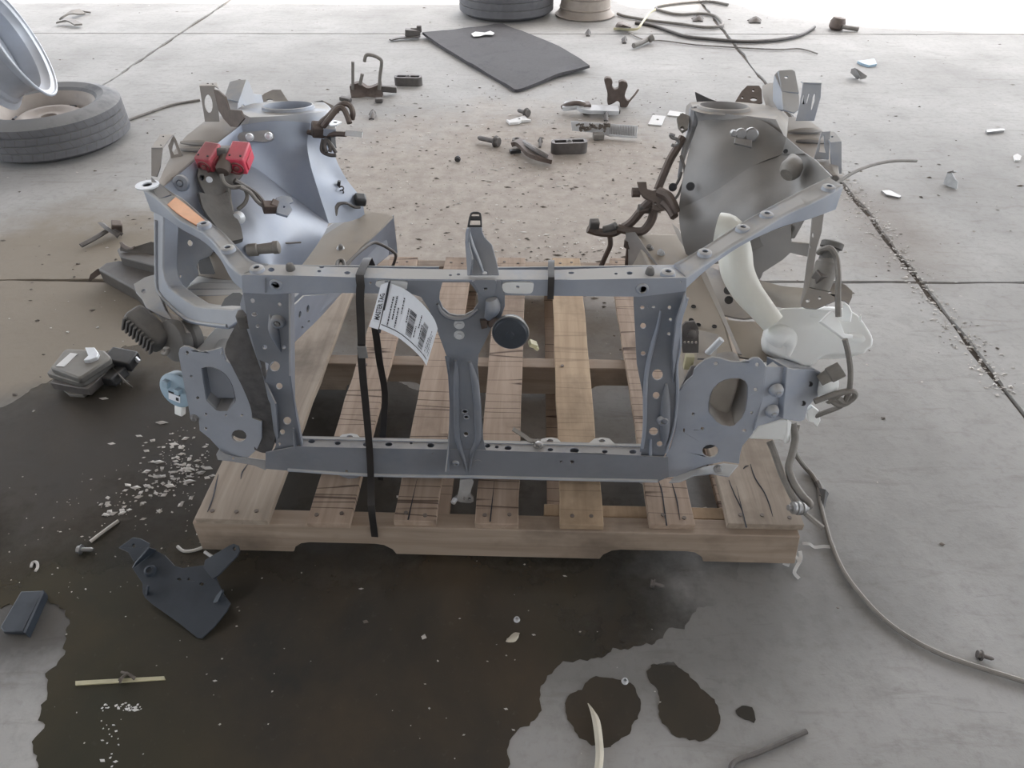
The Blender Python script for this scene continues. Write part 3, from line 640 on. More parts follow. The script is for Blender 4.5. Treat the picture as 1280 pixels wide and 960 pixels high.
HRh = [(886.5, 515), (886, 505), (888, 495), (891, 487), (897, 480), (905, 475), (915, 473), (925, 473), (931, 476), (934.5, 483), (934, 497), (931.5, 512), (927, 522), (918, 531), (912, 532.5), (903, 531), (896, 527)]
hr = MB().sheet(HR, PHR, .004, [HRh, hole(888, 564, 10.2, 8), hole(895, 454.5, 2.8, 2), hole(946.5, 456, 2.3), hole(944.5, 487, 2.4, 2), hole(866.5, 517.5, 1.8), hole(878, 536, 2.2, 1.8), hole(930.5, 538.3, 2.4, 1.6), hole(855, 538, 1.2, 2.4), hole(939.5, 516, 1.6)])
hlR = hr.obj('headlight_panel', M['primer'], car, 'grey sheet panel round the right headlight opening', bevel=.0015)
rim3 = [PHR(*q) for q in HRh]; c3 = sum(rim3, Vector()) / len(rim3)
MB().loft([[p + Vector((0, -.001, 0)) for p in rim3], [p.lerp(c3, .05) + Vector((0, .07, .01)) for p in rim3]], caps=False).obj('opening_collar', M['primer_dusty'], hlR)
MB().sheet([(842, 596), (862, 589), (880, 583), (905, 579), (923, 581), (911, 595.5), (890, 592), (868, 594), (850, 602), (836, 603)], P3((880, 583, .956), (923, 581, .956), (890, 592, .935)), .003, [hole(897, 586.5, 2.4, 1.6)], 0).obj('lower_flange', M['primer'], hlR, bevel=.001)
MB().lathe(PHR(888, 564) + Vector((0, .03, 0)), (0, -1, 0), [(.022, -.004), (.022, .002), (.012, .003), (.002, .003)], 20).obj('hole_shade_disc', M['black'], hlR)  # black disc set behind this hole in place of the shade within
bolt(hlR, V(897, 586, y=.944), (0, -.7, .7), .006)
MB().sheet([(855, 499), (866, 475), (868, 463), (872, 457), (864, 458), (858, 470), (850, 486), (848, 500)], PY(.972), .003).obj('side_flange', M['primer_dusty'], hlR)
ext = MB().sheet([(957, 457.6), (984, 459), (978.5, 523.6), (948, 533), (942, 540), (952, 501)], P3((957, 458, .965), (984, 459, .985), (950, 530, .96)), .004)
# swept outer box of the right panel
o_ = [(984, 459), (992, 461.5), (1018, 462), (1026, 464.5), (1029, 470), (1028, 488), (1018, 500), (1010, 509), (1006, 525), (1000, 527), (985, 525), (978.5, 523.6)]
Po = P3((984, 459, .975), (1029, 468, 1.02), (980, 523, .965))
ext.poly3([Po(*q) for q in o_], .05, [])
ex = ext.obj('outer_bracket', M['primer'], hlR, bevel=.007, seg=3)
for q in ((970, 487), (964.5, 513)):
    p = V(*q, y=.967); MB().lathe(p, (.12, -1, 0), [(.0135, -.002), (.0125, .006), (.0095, .011), (.0065, .0125), (.0055, .012), (.005, .016), (.003, .0165)], 18).obj('stud', M['primer'], hlR)
for q in ((1012, 479.5), (1003.5, 503.5)): plug(hlR, Po(*q) + Vector((0, -.001, 0)), (-.5, -.85, 0), .0048)
MB().sheet([(959, 457), (966, 452), (975, 459), (990, 456), (1005, 457), (1018, 461), (1000, 462), (984, 460)], P3((959, 457, .97), (1018, 461, 1.01), (985, 455, 1.0)), .003).obj('top_flange', M['primer'], hlR)

# impact sensor bracket clip right of the right post
P_ = PY(.985)
cb = MB().sheet([(853, 408), (857, 403), (868, 402), (873, 410), (873.5, 428), (873, 441), (853.5, 441), (852, 430)], P_, .004, [hole(856, 428, 1.7), hole(860.7, 428, 1.7), hole(865.3, 428, 1.7), hole(870, 428, 1.7)]).obj('hose_clip', M['blackmetal'], car, bevel=.001)
bolt(cb, V(864, 416.5, y=.985), (0, -1, .2), .009, m='blackmetal')
MB().box(V(861, 452, y=.99), (.016, .012, .03)).obj('connector', M['yellow'], car, bevel=.001)
MB().tube([V(865, 458, y=.985), V(868, 465, y=.98), V(867, 472, y=.98)], .003, 8).obj('wire', M['cable_dark'], car)
MB().tube([V(884, 442, y=1.0), V(902, 424, y=1.0)], .006, 10).obj('screw_pin', M['alu'], car)
MB().patch([[V(*q, y=y) for q in r] for r, y in (([(871, 412), (885, 415), (898, 418)], 1.06), ([(872, 430), (886, 432), (897, 436)], 1.02), ([(872, 448), (884, 448), (893, 450)], .985))], 3, 3, .004).obj('gusset', M['primer_dusty'], car)

# ---- rails, wheel towers, aprons (rear of the frame)
def railbox(name, sts, mt):
    return MB().loft([[Vector((x0, y, z0)), Vector((x1, y, z0)), Vector((x1, y, z1)), Vector((x0, y, z1))] for x0, x1, y, z0, z1 in sts]).obj(name, M[mt], car, bevel=.006)
RL = [(-.665, -.572, 1.0, .30, .395), (-.63, -.53, 1.17, .30, .40), (-.585, -.462, 1.37, .30, .402), (-.53, -.418, 1.48, .295, .406), (-.475, -.374, 1.60, .285, .41)]
railL = railbox('frame_rail', RL, 'primer')
RR = [(.30, .405, .99, .29, .395), (.295, .408, 1.15, .285, .40), (.29, .402, 1.30, .285, .40), (.272, .39, 1.42, .285, .40), (.262, .375, 1.53, .28, .40)]
railR = railbox('frame_rail', RR, 'rail_dust')
for rl, xs in ((railL, (-.378, -.372)), (railR, (.262, .268))):       # open end flanges of the cut rails
    pass
# dust-caked shelf on the left rail and its flange towards the apron
MB().patch([[V(372, 334, z=.41), V(404, 334, z=.41), V(434, 332, z=.41)], [V(396, 302, z=.412), V(424, 303, z=.412), V(450, 310, z=.412)], [V(424, 282, z=.415), V(452, 283, z=.415), V(477, 284, z=.415)], [V(454, 263, z=.418), V(473, 266, z=.418), V(491, 270, z=.418)]], 3, 3, .006).obj('rail_top', M['rail_dust'], railL)
MB().patch([[V(492, 269, z=.411), V(497, 316, z=.27)], [V(478, 283, z=.408), V(479, 322, z=.265)], [V(452, 309, z=.405), V(456, 338, z=.285)], [V(436, 331, z=.403), V(420, 374, z=.285)]], 3, 3, .003).obj('rail_side', M['primer'], railL)
for a in ((476, 289), (488, 283), (488.5, 293), (473, 301), (472, 309)):
    p = V(*a, y=1.5); plug(railL, V(*a, x=-.395 + (a[0] - 472) * .0012), (1, -.6, .2), .005)
MB().tube([V(*q, z=z) for q, z in (((431, 333), .42), ((448, 316), .418), ((465, 304), .41), ((477, 306), .40), ((493, 316), .38), ((494, 324), .34), ((489, 337), .30))], .0038, 8).obj('brake_line', M['cable_dark'], car)
MB().tube([V(*q, z=.42) for q in ((421.5, 335), (422, 328), (426, 325.5), (430, 328), (431, 335))], .0045, 8).obj('wire_loop', M['cable_dark'], car)
MB().lathe(V(426, 312, z=.408), (.2, -.3, 1), [(.011, 0), (.009, .006), (.006, .008), (.005, .014), (.002, .015)], 14).obj('stud', M['steel'], railL)
MB().ribbon([V(*q, z=.404) for q in ((405, 290), (425, 276), (450, 263))], .006, .004, Vector((1, .3, 0)), 3).ribbon([V(*q, z=.406) for q in ((412, 292), (432, 279), (455, 266))], .006, .004, Vector((1, .3, 0)), 3).obj('stiffening_rib', M['primer'], railL)
# front inner face of left rail below the crossbar, with slots
MB().sheet([(361, 388), (380, 370), (425, 367), (419, 376), (397, 400), (366, 430), (362, 410)], P3((361, 388, 1.12), (425, 367, 1.42), (366, 430, 1.16)), .003, [hole(375, 393, 1.6, 4.5, a=.15), hole(385, 386, 1.6, 5, a=.15), hole(378, 409, 1.5), hole(386, 401.5, 1.5)]).obj('rail_plate', M['primer'], railL)
for q in ((812, 312, .404), (826, 318, .404)):
    MB().lathe(V(q[0], q[1], z=q[2] - .006), (-.3, -.4, 1), [(.010, 0), (.008, .008), (.006, .009), (.006, .014), (.002, .015)], 14).obj('stud', M['steel' if q[0] < 820 else 'alu'], railR)
MB().patch([[V(782, 291, z=.41), V(794, 290, z=.415)], [V(783, 312, z=.35), V(805, 308, z=.412)], [V(785, 336, z=.29), V(822, 331, z=.405)]], 3, 3, .003).obj('rail_side', M['primer_dusty'], railR)
MB().patch([[V(840, 279, z=.415), V(848, 286, z=.42)], [V(849, 300, z=.41), V(858, 305, z=.415)], [V(869, 330, z=.402), V(877, 330, z=.407)], [V(896, 386, z=.4), V(902, 386, z=.404)], [V(922, 442, z=.398), V(927, 443, z=.402)]], 3, 3, .003).obj('rail_flange', M['primer_dusty'], railR)
for q in ((864, 400), (867, 383), (893, 408), (873, 406)): plug(railR, V(*q, z=.403), (0, 0, 1), .0045)

def PR(rows): return [[V(a, b, y=y) for a, b, y in r_] for r_ in rows]
ab = MB().patch(PR([[(302, 156, 1.50), (345, 151, 1.53), (388, 154, 1.575)], [(305, 172, 1.485), (345, 175, 1.515), (384, 181, 1.55)], [(309, 190, 1.47), (350, 208, 1.50), (389, 210, 1.515)], [(312, 207, 1.46), (362, 243, 1.48), (411, 279, 1.46)]]), 6, 6, .003)
ab.patch(PR([[(388, 154, 1.575), (402, 152, 1.61), (413, 148, 1.645)], [(384, 181, 1.55), (402, 184, 1.59), (418, 192, 1.62)], [(389, 210, 1.515), (412, 216, 1.57), (432, 222, 1.60)], [(399, 243, 1.49), (428, 246, 1.54), (451, 248, 1.585)], [(411, 279, 1.46), (435, 277, 1.52), (456, 270, 1.575)]]), 6, 6, .003)
ab.patch(PR([[(204, 234, 1.22), (246, 200, 1.31), (302, 156, 1.50)], [(222, 256, 1.21), (258, 228, 1.29), (307, 182, 1.48)], [(245, 280, 1.20), (275, 255, 1.27), (312, 207, 1.46)]]), 6, 6, .003)
ab.patch(PR([[(245, 280, 1.20), (275, 255, 1.27), (312, 207, 1.46), (362, 243, 1.48), (411, 279, 1.46)], [(262, 300, 1.17), (290, 285, 1.20), (325, 258, 1.31), (364, 268, 1.37), (405, 292, 1.41)], [(280, 318, 1.16), (305, 308, 1.18), (335, 300, 1.24), (367, 300, 1.30), (392, 312, 1.365)], [(300, 330, 1.17), (318, 331, 1.18), (340, 331, 1.20), (360, 332, 1.27), (376, 333, 1.32)]]), 6, 6, .003)
apL = ab.obj('inner_apron', M['primer_apron'], car, 'blue-grey wheel apron under the left tower', sharp=22)
ab = MB().patch(PR([[(873, 151, 1.64), (914, 146, 1.585), (951, 150, 1.53), (983, 172, 1.47)], [(862, 185, 1.58), (902, 178, 1.52), (945, 174, 1.495), (981, 180, 1.465)], [(854, 222, 1.53), (895, 208, 1.48), (940, 193, 1.465), (979, 187, 1.46)], [(848, 262, 1.49), (892, 240, 1.45), (938, 209, 1.44), (977, 193, 1.45)]]), 6, 6, .003)
ab.patch(PR([[(848, 262, 1.49), (892, 240, 1.45), (938, 209, 1.44), (977, 193, 1.45), (1006, 192, 1.38), (1039, 220, 1.24)], [(850, 285, 1.46), (892, 268, 1.40), (938, 240, 1.38), (972, 225, 1.38), (1000, 222, 1.34), (1030, 235, 1.24)], [(853, 302, 1.44), (895, 298, 1.37), (937, 272, 1.33), (970, 255, 1.32), (995, 248, 1.30), (1018, 250, 1.24)], [(858, 320, 1.43), (895, 330, 1.36), (930, 318, 1.32), (958, 306, 1.30), (980, 300, 1.28), (992, 298, 1.26)]]), 6, 6, .003)
ab.sheet([(977, 193), (983, 172), (1000, 187), (1019, 200), (1039, 220), (1006, 192)], P3((977, 193, 1.45), (983, 172, 1.47), (1039, 220, 1.24)), .003)
apR = ab.obj('inner_apron', M['apron_dirty'], car, 'dusty wheel apron under the right tower', sharp=22)
# lower part of the right apron with its cut arch
lo = MB().sheet([(905, 322), (937, 299), (989, 281), (989, 303), (1012, 305), (1010, 321), (988, 316), (978, 325), (953, 341), (951, 347), (947, 352), (935, 356), (920, 345)], P3((905, 322, 1.36), (989, 281, 1.27), (950, 348, 1.3)), .004).obj('apron_lower_panel', M['primer_dusty'], apR)
MB().patch([[V(947, 349, y=1.28), V(975, 357, y=1.24), V(1006, 360, y=1.2)], [V(950, 362, y=1.26), V(976, 370, y=1.22), V(1004, 374, y=1.18)], [V(968, 383, y=1.24), V(985, 386, y=1.20), V(1008, 386, y=1.17)]], 3, 3, .004).obj('apron_bottom_bar', M['rail_dust'], apR)
MB().patch([[V(868, 326, y=1.42), V(905, 340, y=1.38), V(948, 352, y=1.31)], [V(884, 355, y=1.33), V(915, 368, y=1.3), V(955, 372, y=1.27)], [V(900, 392, y=1.22), V(930, 398, y=1.2), V(968, 392, y=1.2)]], 3, 3, .004).obj('wheel_arch_panel', M['primer_dusty'], apR)
for q, y in (((910, 363), 1.27), ((911, 375), 1.25)): plug(apR, V(*q, y=y), (-.2, -.6, .8), .008)
MB().patch([[V(900, 398, y=1.2), V(930, 402, y=1.19), V(968, 400, y=1.18)], [V(912, 416, y=1.14), V(940, 420, y=1.13), V(970, 420, y=1.12)], [V(925, 446, y=1.06), V(950, 450, y=1.06), V(985, 456, y=1.06)]], 3, 3, .004).obj('splash_panel', M['rail_dust'], apR)

def tower(c, r, ledge, zl, mt, par):
    n = 36; st = []
    ring = lambda rr, z: [c + Vector((rr * cos(2 * pi * i / n), rr * sin(2 * pi * i / n), z)) for i in range(n)]
    def out(i):                                    # outline point in direction i, by interpolation round the ledge polygon
        a = 2 * pi * i / n; d = Vector((cos(a), sin(a))); best = None
        for p, q in zip(ledge, ledge[1:] + ledge[:1]):
            e = (q - p).xy; w = (p - c).xy; den = d.x * e.y - d.y * e.x
            if abs(den) < 1e-9: continue
            t = (w.x * e.y - w.y * e.x) / den; s_ = (w.x * d.y - w.y * d.x) / den
            if t > 0 and -1e-6 <= s_ <= 1 + 1e-6 and (best is None or t < best[0]): best = (t, p.lerp(q, s_))
        return best[1]
    O = [out(i) for i in range(n)]
    TILT = .17
    st = [[p - Vector((0, 0, .04)) for p in O], O, [o.lerp(q, .35) + Vector((0, 0, .008)) for o, q in zip(O, ring(r * 1.35, zl))], ring(r * 1.28, zl), ring(r * 1.06, zl + .002), ring(r * 1.03, zl + .009), ring(r * .96, zl + .010), ring(r * .93, zl + .002), ring(r * .93, zl - .035)]
    st = [[Vector((p.x, p.y, p.z - TILT * (p.y - c.y))) if k >= 2 or p.y > c.y else p for p in r_] for k, r_ in enumerate(st)]
    return MB().loft(st, caps=False).obj('strut_tower', M[mt], par, sharp=50)
def lp(q): return V(q[0], q[1], y=q[2])
cL = V(361, 136.5, y=1.66); ledL = [lp(q) for q in ((302, 156, 1.50), (322, 152, 1.515), (345, 151, 1.53), (370, 152, 1.56), (392, 154, 1.585), (405, 151, 1.615), (413, 148, 1.645), (414, 138, 1.72))] + [cL + Vector((x, y, -.004)) for x, y in ((.085, .085), (0, .10), (-.085, .09), (-.13, .05), (-.14, -.02))]
for q in ledL: q.z = min(q.z, cL.z - .006)
tL = tower(cL, .0585, ledL, 0, 'primer', car)
cR = V(904, 137, y=1.66); ledR = [lp(q) for q in ((873, 151, 1.64), (893, 148, 1.61), (914, 146, 1.575), (933, 147, 1.55), (951, 150, 1.53), (977, 158, 1.48), (986, 168, 1.47))] + [cR + Vector((x, y, -.004)) for x, y in ((.15, -.02), (.14, .05), (.085, .09), (0, .10), (-.07, .085))]
for q in ledR: q.z = min(q.z, cR.z - .006)
tR = tower(cR, .0585, ledR, 0, 'primer_dusty', car)
# rear cut edge of the dash panel with torn corner, both sides
MB().sheet([(318, 130), (330, 117), (341, 112), (351, 112), (356, 120), (360, 126), (386, 128), (404, 126), (417, 132), (424, 140), (412, 143), (390, 136), (340, 132)], P3((318, 130, 1.80), (404, 126, 1.80), (360, 133, 1.79)), .004, [hole(337, 125.5, 4.5, 2)]).obj('dash_flange', M['primer_dusty'], car)
MB().sheet([(378, 129), (403, 125.5), (417, 139), (410, 149), (400, 140), (380, 136)], P3((378, 129, 1.76), (403, 125, 1.78), (410, 149, 1.72)), .004).obj('torn_corner', M['black'], car)
MB().sheet([(869.5, 115), (886, 123), (905, 130), (890, 133), (875.5, 136), (872, 128)], P3((869, 115, 1.80), (905, 130, 1.80), (875, 136, 1.78)), .004).obj('torn_corner', M['black'], car)
MB().sheet([(919, 127), (927, 114), (934, 107), (949, 107), (952, 112), (953, 128), (944, 130)], P3((919, 127, 1.80), (949, 107, 1.84), (953, 128, 1.78)), .004, [hole(942, 124, 4.6, 2.4), hole(941.5, 113, 1.7), hole(928, 122, 1.7)]).obj('dash_bracket', M['brown'], car)
MB().patch([[V(953, 107, y=1.84), V(962, 104, y=1.82), V(968, 104, y=1.80)], [V(953, 118, y=1.80), V(963, 115, y=1.78), V(974, 112, y=1.76)], [V(957, 131, y=1.76), V(968, 134, y=1.74), V(978, 139, y=1.70)]], 3, 3, .004).obj('dash_web', M['primer_dusty'], car)
# box brackets at the rear of the wing rails
def openbox(name, top, mt, par=car):
    b = MB(); 
    for o_, P_, hs in top: b.sheet(o_, P_, .003, hs)
    return b.obj(name, M[mt], par, bevel=.001)
openbox('hinge_bracket', [([(968, 93), (973, 88), (991, 87), (994, 89), (999, 116), (977, 114)], P3((970, 88, 1.76), (991, 87, 1.76), (977, 114, 1.70)), [hole(983, 96.5, 2, 1.5)]),
    ([(968, 93), (973, 88), (977, 114), (979, 138), (974, 140), (966, 126), (966, 105)], P3((968, 93, 1.765), (977, 114, 1.70), (979, 138, 1.66)), []), ([(977, 114), (999, 117), (1000, 136), (993, 141), (979, 137)], P3((977, 114, 1.70), (999, 117, 1.70), (990, 140, 1.63)), [])], 'primer')
openbox('slotted_bracket', [([(1004, 103), (1027, 103.5), (1026, 122), (1018, 151), (995, 151), (1000, 130)], P3((1004, 103, 1.60), (1027, 103, 1.60), (1005, 151, 1.57)), [[(1014, 137), (1016, 122), (1018, 117), (1019, 117), (1018.5, 126), (1015, 137)], [(1008, 128), (1011, 117), (1012, 117), (1009, 129)], [(1002, 128), (1004, 119), (1005, 119), (1003, 129)]]),
    ([(1001, 101), (1027, 100.5), (1027, 103.5), (1004, 103)], P3((1004, 103, 1.60), (1027, 103, 1.60), (1014, 100.5, 1.66)), [])], 'primer')
openbox('slotted_bracket', [([(1027, 165), (1038, 164), (1036, 199), (1018, 198.5)], P3((1027, 165, 1.42), (1038, 164, 1.42), (1025, 199, 1.39)), [[(1024, 190), (1026, 174), (1030, 168), (1031, 184), (1033, 191)]]), ([(1028, 164), (1044, 165), (1052, 177), (1038, 178)], P3((1028, 164, 1.45), (1044, 165, 1.45), (1048, 178, 1.40)), [hole(1040, 171, 1.5, 1)]),
    ([(1038, 178), (1052, 178), (1052, 217), (1040, 218)], P3((1038, 178, 1.39), (1052, 178, 1.39), (1046, 218, 1.36)), [])], 'primer')
openbox('slotted_bracket', [([(249, 107), (267, 107), (272, 125), (274, 152), (256, 152)], P3((249, 107, 1.60), (267, 107, 1.60), (262, 152, 1.57)), [hole(260.5, 129.5, 5, 11.5, 14, -.12)]), ([(249, 107), (252, 102.5), (271, 102.5), (273, 110), (268, 107)], P3((249, 107, 1.60), (268, 107, 1.60), (260, 102.5, 1.65)), [hole(259.5, 104.3, 1.3, .7), hole(265.5, 105, 1.3, .7)])], 'primer_dusty')
openbox('slotted_bracket', [([(189, 185), (203, 185), (200, 210), (196, 221), (189, 220)], P3((189, 185, 1.33), (203, 185, 1.33), (195, 220, 1.30)), []), ([(189, 184.5), (197, 173), (200, 168), (217, 168), (210, 175), (203, 184.5)], P3((189, 184, 1.33), (203, 184, 1.33), (207, 168, 1.42)), [hole(204, 170.5, 1.2, .8), hole(201, 181.5, 1.2, .8)]),
    ([(210, 182), (217, 168), (220, 174), (230, 199), (214, 199)], P3((210, 182, 1.40), (217, 168, 1.42), (222, 199, 1.38)), [[(214.5, 187), (217, 176), (223, 192), (217.5, 193.5)]])], 'primer_dusty')
openbox('hinge_bracket', [([(287, 102), (295, 100), (308, 99), (298, 127), (286, 124), (280, 123)], P3((287, 102, 1.74), (308, 99, 1.74), (288, 126, 1.66)), []), ([(308, 99), (312, 103), (317, 117), (327, 118), (330, 130), (318, 134), (307, 150), (298, 139), (298, 127)], P3((308, 99, 1.74), (298, 130, 1.66), (327, 122, 1.76)), [hole(304, 133, 2.2, 2.4)]),
    ([(280, 123), (286, 124), (298, 128), (297, 137), (286, 140), (281, 132)], P3((280, 123, 1.68), (298, 128, 1.66), (288, 140, 1.62)), [])], 'primer')
MB().sheet([(267, 112), (272, 113), (281, 121), (286, 137), (300, 138), (305, 148), (296, 159), (288, 158), (279, 148), (273, 138), (270, 125)], P3((267, 112, 1.58), (286, 137, 1.54), (296, 158, 1.52)), .004).obj('brace_plate', M['brown'], car)
# wing rail tops (flat dusty channels outside the towers)
def wingrail(pts, mt, rib):
    b = MB().loft([[V(*a, z=z), V(*m_, z=z + .004), V(*c_, z=z), V(*c_, z=z) - Vector((0, 0, .05)), V(*a, z=z) - Vector((0, 0, .05))] for a, m_, c_, z in pts])
    w = b.obj('wing_rail', M[mt], car, bevel=.002)
    for r in rib: MB().tube([V(*q, z=z) for q, z in r], [.003, .007, .007, .003], 8).obj('swage_line', M[mt], w)
    return w
wingrail([((196, 231), (200, 230), (205, 233), .652), ((205, 211), (222, 206), (239, 202), .645), ((214, 192), (245, 186), (272, 178), .64), ((232, 170), (268, 164), (298, 158), .638), ((262, 146), (288, 144), (308, 143), .636)], 'primer_dusty', [[((226, 178), .646), ((245, 179), .648), ((262, 180), .648), ((276, 180), .644)], [((224, 186), .646), ((240, 187), .648), ((255, 187), .648), ((268, 186), .644)]])
wingrail([((1041, 220), (1046, 219), (1050, 222), .652), ((1016, 199), (1034, 200), (1048, 205), .645), ((984, 173), (1012, 172), (1042, 182), .64), ((975, 158), (1004, 156), (1028, 162), .638), ((968, 146), (990, 146), (1008, 148), .636)], 'primer_dusty', [[((985, 165), .644), ((1000, 164), .648), ((1015, 164), .648), ((1026, 164), .644)], [((995, 176), .645), ((1010, 176), .648), ((1022, 177), .648), ((1032, 178), .644)]])

# left: U-shaped lamp brace, apron outer plate, steps
PLB = P3((197, 275, 1.17), (203, 350, 1.14), (300, 395, .985))
lb = MB().sheet([(191.5, 262), (204, 266), (204.7, 275), (203.7, 334), (206, 348), (211, 359), (226, 371), (243, 382), (254, 384), (290, 386.5), (307, 382), (309, 395), (284, 412), (260, 409), (232, 404), (214, 388), (199, 372), (194, 362), (192, 350)], PLB, .03).obj('lamp_brace', M['primer'], car, bevel=.003)
MB().tube([PLB(*q) + Vector((0, -.001, 0)) for q in ((195.5, 275), (196, 350), (201, 368), (216, 384), (235, 399), (260, 404.5), (284, 407))], .0035, 8).obj('swage_line', M['primer'], lb)
POP = P3((212, 285, 1.24), (216, 352, 1.16), (258, 305, 1.30))
op = MB().sheet([(209, 277), (222, 272), (250, 288), (266, 312), (268, 318), (250, 325), (246, 333), (249, 343), (240, 352), (225, 371), (214, 362), (212, 330)], POP, .003, [hole(238, 303.5, 3.2, 3.8), hole(226, 345, 1.3, 1.5)]).obj('apron_outer_plate', M['primer'], car, bevel=.001)
MB().sheet([(246, 318), (262, 313), (272, 318), (290, 325), (300, 345), (298, 352), (270, 348), (248, 344)], P3((246, 320, 1.30), (290, 325, 1.26), (260, 346, 1.22)), .003, [[(245.5 + 1, 321), (249, 317), (259, 315), (262, 322), (269, 341), (267.5, 343), (250, 342.5), (248, 336)]]).obj('window_plate', M['rail_dust'], op)
b = MB()
for a, c_, y in (((247, 345, 299, 347), .43, 0), ((238, 353, 303, 354), .42, 0), ((228, 362, 306, 361), .41, 0)):
    b.sheet([(a[0], a[1]), (a[2], a[3]), (a[2] + 2, a[3] + 7), (a[0] - 9, a[1] + 8)], P3((a[0], a[1], 1.24 - (a[1] - 345) * .004), (a[2], a[3], 1.20 - (a[1] - 345) * .004), (a[0] - 5, a[1] + 8, 1.21 - (a[1] - 345) * .004)), .006)
b.obj('stepped_floor', M['primer'], op, bevel=.0015)
MB().patch([[V(228, 371, y=1.14), V(262, 370, y=1.12), V(306, 368, y=1.10)], [V(240, 380, y=1.10), V(270, 380, y=1.08), V(306, 378, y=1.06)], [V(250, 388, y=1.07), V(275, 390, y=1.05), V(306, 390, y=1.03)]], 3, 3, .004).obj('lower_tray', M['rail_dust'], op)
MB().sheet([(276, 383), (281, 373), (291, 366), (300, 366), (306, 372), (306, 380), (297, 386), (286, 388)], P3((276, 383, 1.045), (300, 366, 1.09), (297, 386, 1.03)), .005).obj('cavity_shade', M['black'], car)  # black sheet standing in for the shade of the cavity below the steps
MB().sheet([(167, 355), (180, 347), (193, 343), (198, 366), (206, 386), (215, 400), (203, 396), (182, 384), (177, 374), (170, 366)], P3((167, 355, 1.17), (193, 343, 1.19), (203, 396, 1.08)), .004, [hole(179.5, 364, 2.6)]).obj('bumper_bracket', M['primer'], car, bevel=.001)
MB().patch([[V(186, 384, y=1.12), V(205, 388, y=1.10), V(222, 395, y=1.08)], [V(200, 398, y=1.09), V(214, 402, y=1.07), V(232, 410, y=1.05)], [V(205, 410, y=1.06), V(220, 416, y=1.05), V(236, 416, y=1.04)]], 3, 3, .005).obj('bracket_web', M['primer_dusty'], car)
# ribbed resonator block and round mount hanging left of the frame
A_ = V(180, 390, y=1.09); B_ = V(196, 428, y=1.03)
ux = (V(208, 432, y=1.03) - V(163, 392, y=1.06)).normalized(); uz = Vector((.35, -.25, .9)); uz = (uz - ux * uz.dot(ux)).normalized(); uy = uz.cross(ux)
Rm = Matrix((ux, uy, uz)).transposed(); cc = V(185, 411, y=1.06)
rb = MB().box(cc, (.088, .045, .05), Rm).obj('ribbed_duct', M['rubber'], car, 'dark ribbed rubber block', bevel=.012, seg=3)
for k in range(9):
    MB().box(cc + ux * (-.034 + k * .0085) - uy * .024 + uz * .0, (.0042, .008, .048), Rm).obj('rib', M['rubber'], rb, bevel=.001)
MB().tube([V(206, 436, y=1.0), V(210, 436, y=.995), V(208, 442, y=.995), V(203, 441, y=1.0)], .004, 8).obj('screw', M['cable'], rb)
ha = Vector((-.5, -.75, .3)); hc = V(226, 424, y=1.06)
mo = MB().lathe(hc, ha, [(.02, -.03), (.034, -.028), (.036, -.012), (.032, -.006), (.040, 0), (.043, .012), (.041, .02), (.03, .024), (.006, .026)], 28).obj('round_mount', M['rubber'], car, 'round black rubber mount')
# pale blue round sensor with a sticker
sc_ = V(222, 487, y=1.0); sa = Vector((-.25, -1, .25)).normalized()
sn = MB().lathe(sc_, sa, [(.036, -.014), (.038, 0), (.038, .004), (.032, .008), (.010, .009)], 28).obj('sensor', M['sensor'], car, 'pale blue round plastic sensor')
su = Vector((1, -.2, -.2)).normalized(); su = (su - sa * su.dot(sa)).normalized(); sv = sa.cross(su); Rs = Matrix((su, sv, sa)).transposed()
def sp(u, v, h): return sc_ + su * u + sv * v + sa * h
MB().box(sp(-.016, .014, .012), (.014, .016, .012), Rs).box(sp(.012, .008, .013), (.011, .012, .014), Rs).obj('lug', M['sensor'], sn, bevel=.0015)
MB().box(sp(.004, -.048, -.002), (.018, .024, .014), Rs).obj('plug_socket', M['white'], sn, bevel=.003)
MB().box(sp(.0, -.014, .0095), (.026, .016, .001), Rs).obj('sticker', M['paper'], sn, 'white sticker')
MB().box(sp(.007, -.015, .0103), (.006, .007, .0006), Rs).box(sp(.0, -.004, .0103), (.026, .004, .0006), Rs).obj('sticker_print', M['ink'], sn)

# red connector block with its harness on the left apron
Pk = V(264, 205, y=1.30)
plate = MB().sheet([(246, 215), (256, 192), (266, 184), (300, 186), (312, 205), (300, 222), (285, 238), (268, 250), (258, 246), (249, 228)], P3((246, 215, 1.28), (300, 186, 1.38), (268, 250, 1.24)), .012, [hole(252.5, 221.5, 3, 4)], 1).obj('connector_plate', M['rubber'], car, bevel=.002)
def redblock(cx, cy, y, w, d, h, yaw, mt):
    c = V(cx, cy, y=y); R = Euler((radians(16), radians(4), yaw)).to_matrix()
    b = MB().box(c, (w, d, h), R).obj('red_connector', M[mt], car, bevel=.003)
    f = c + R @ Vector((0, -d / 2, -h * .1))
    ax = R @ Vector((0, -1, 0))
    MB().lathe(f - ax * .001, ax, [(w * .40, 0), (w * .40, .004), (w * .33, .004), (w * .30, -.001), (w * .16, -.001), (w * .14, .006), (w * .04, .007)], 18).obj('socket', M['red_dirty'], b)
    for sx in (-.3, .3): MB().cyl(c + R @ Vector((sx * w, -d * .32, h / 2 - .001)), c + R @ Vector((sx * w, -d * .32, h / 2 + .0012)), .0022, 8).obj('pin_hole', M['black'], b)
    MB().box(c + R @ Vector((w / 2 + .001, .0, -.004)), (.004, d * .7, h * .5), R).obj('latch', M[mt], b, bevel=.001)
    return b
redblock(262, 196, 1.315, .033, .052, .032, radians(-10), 'red_faded')
redblock(300, 197, 1.33, .036, .056, .038, radians(0), 'red')
cbx = MB().box(V(281, 193, y=1.335), (.03, .045, .03), (radians(-14), 0, .05)).obj('centre_connector', M['rubber'], car, bevel=.004)
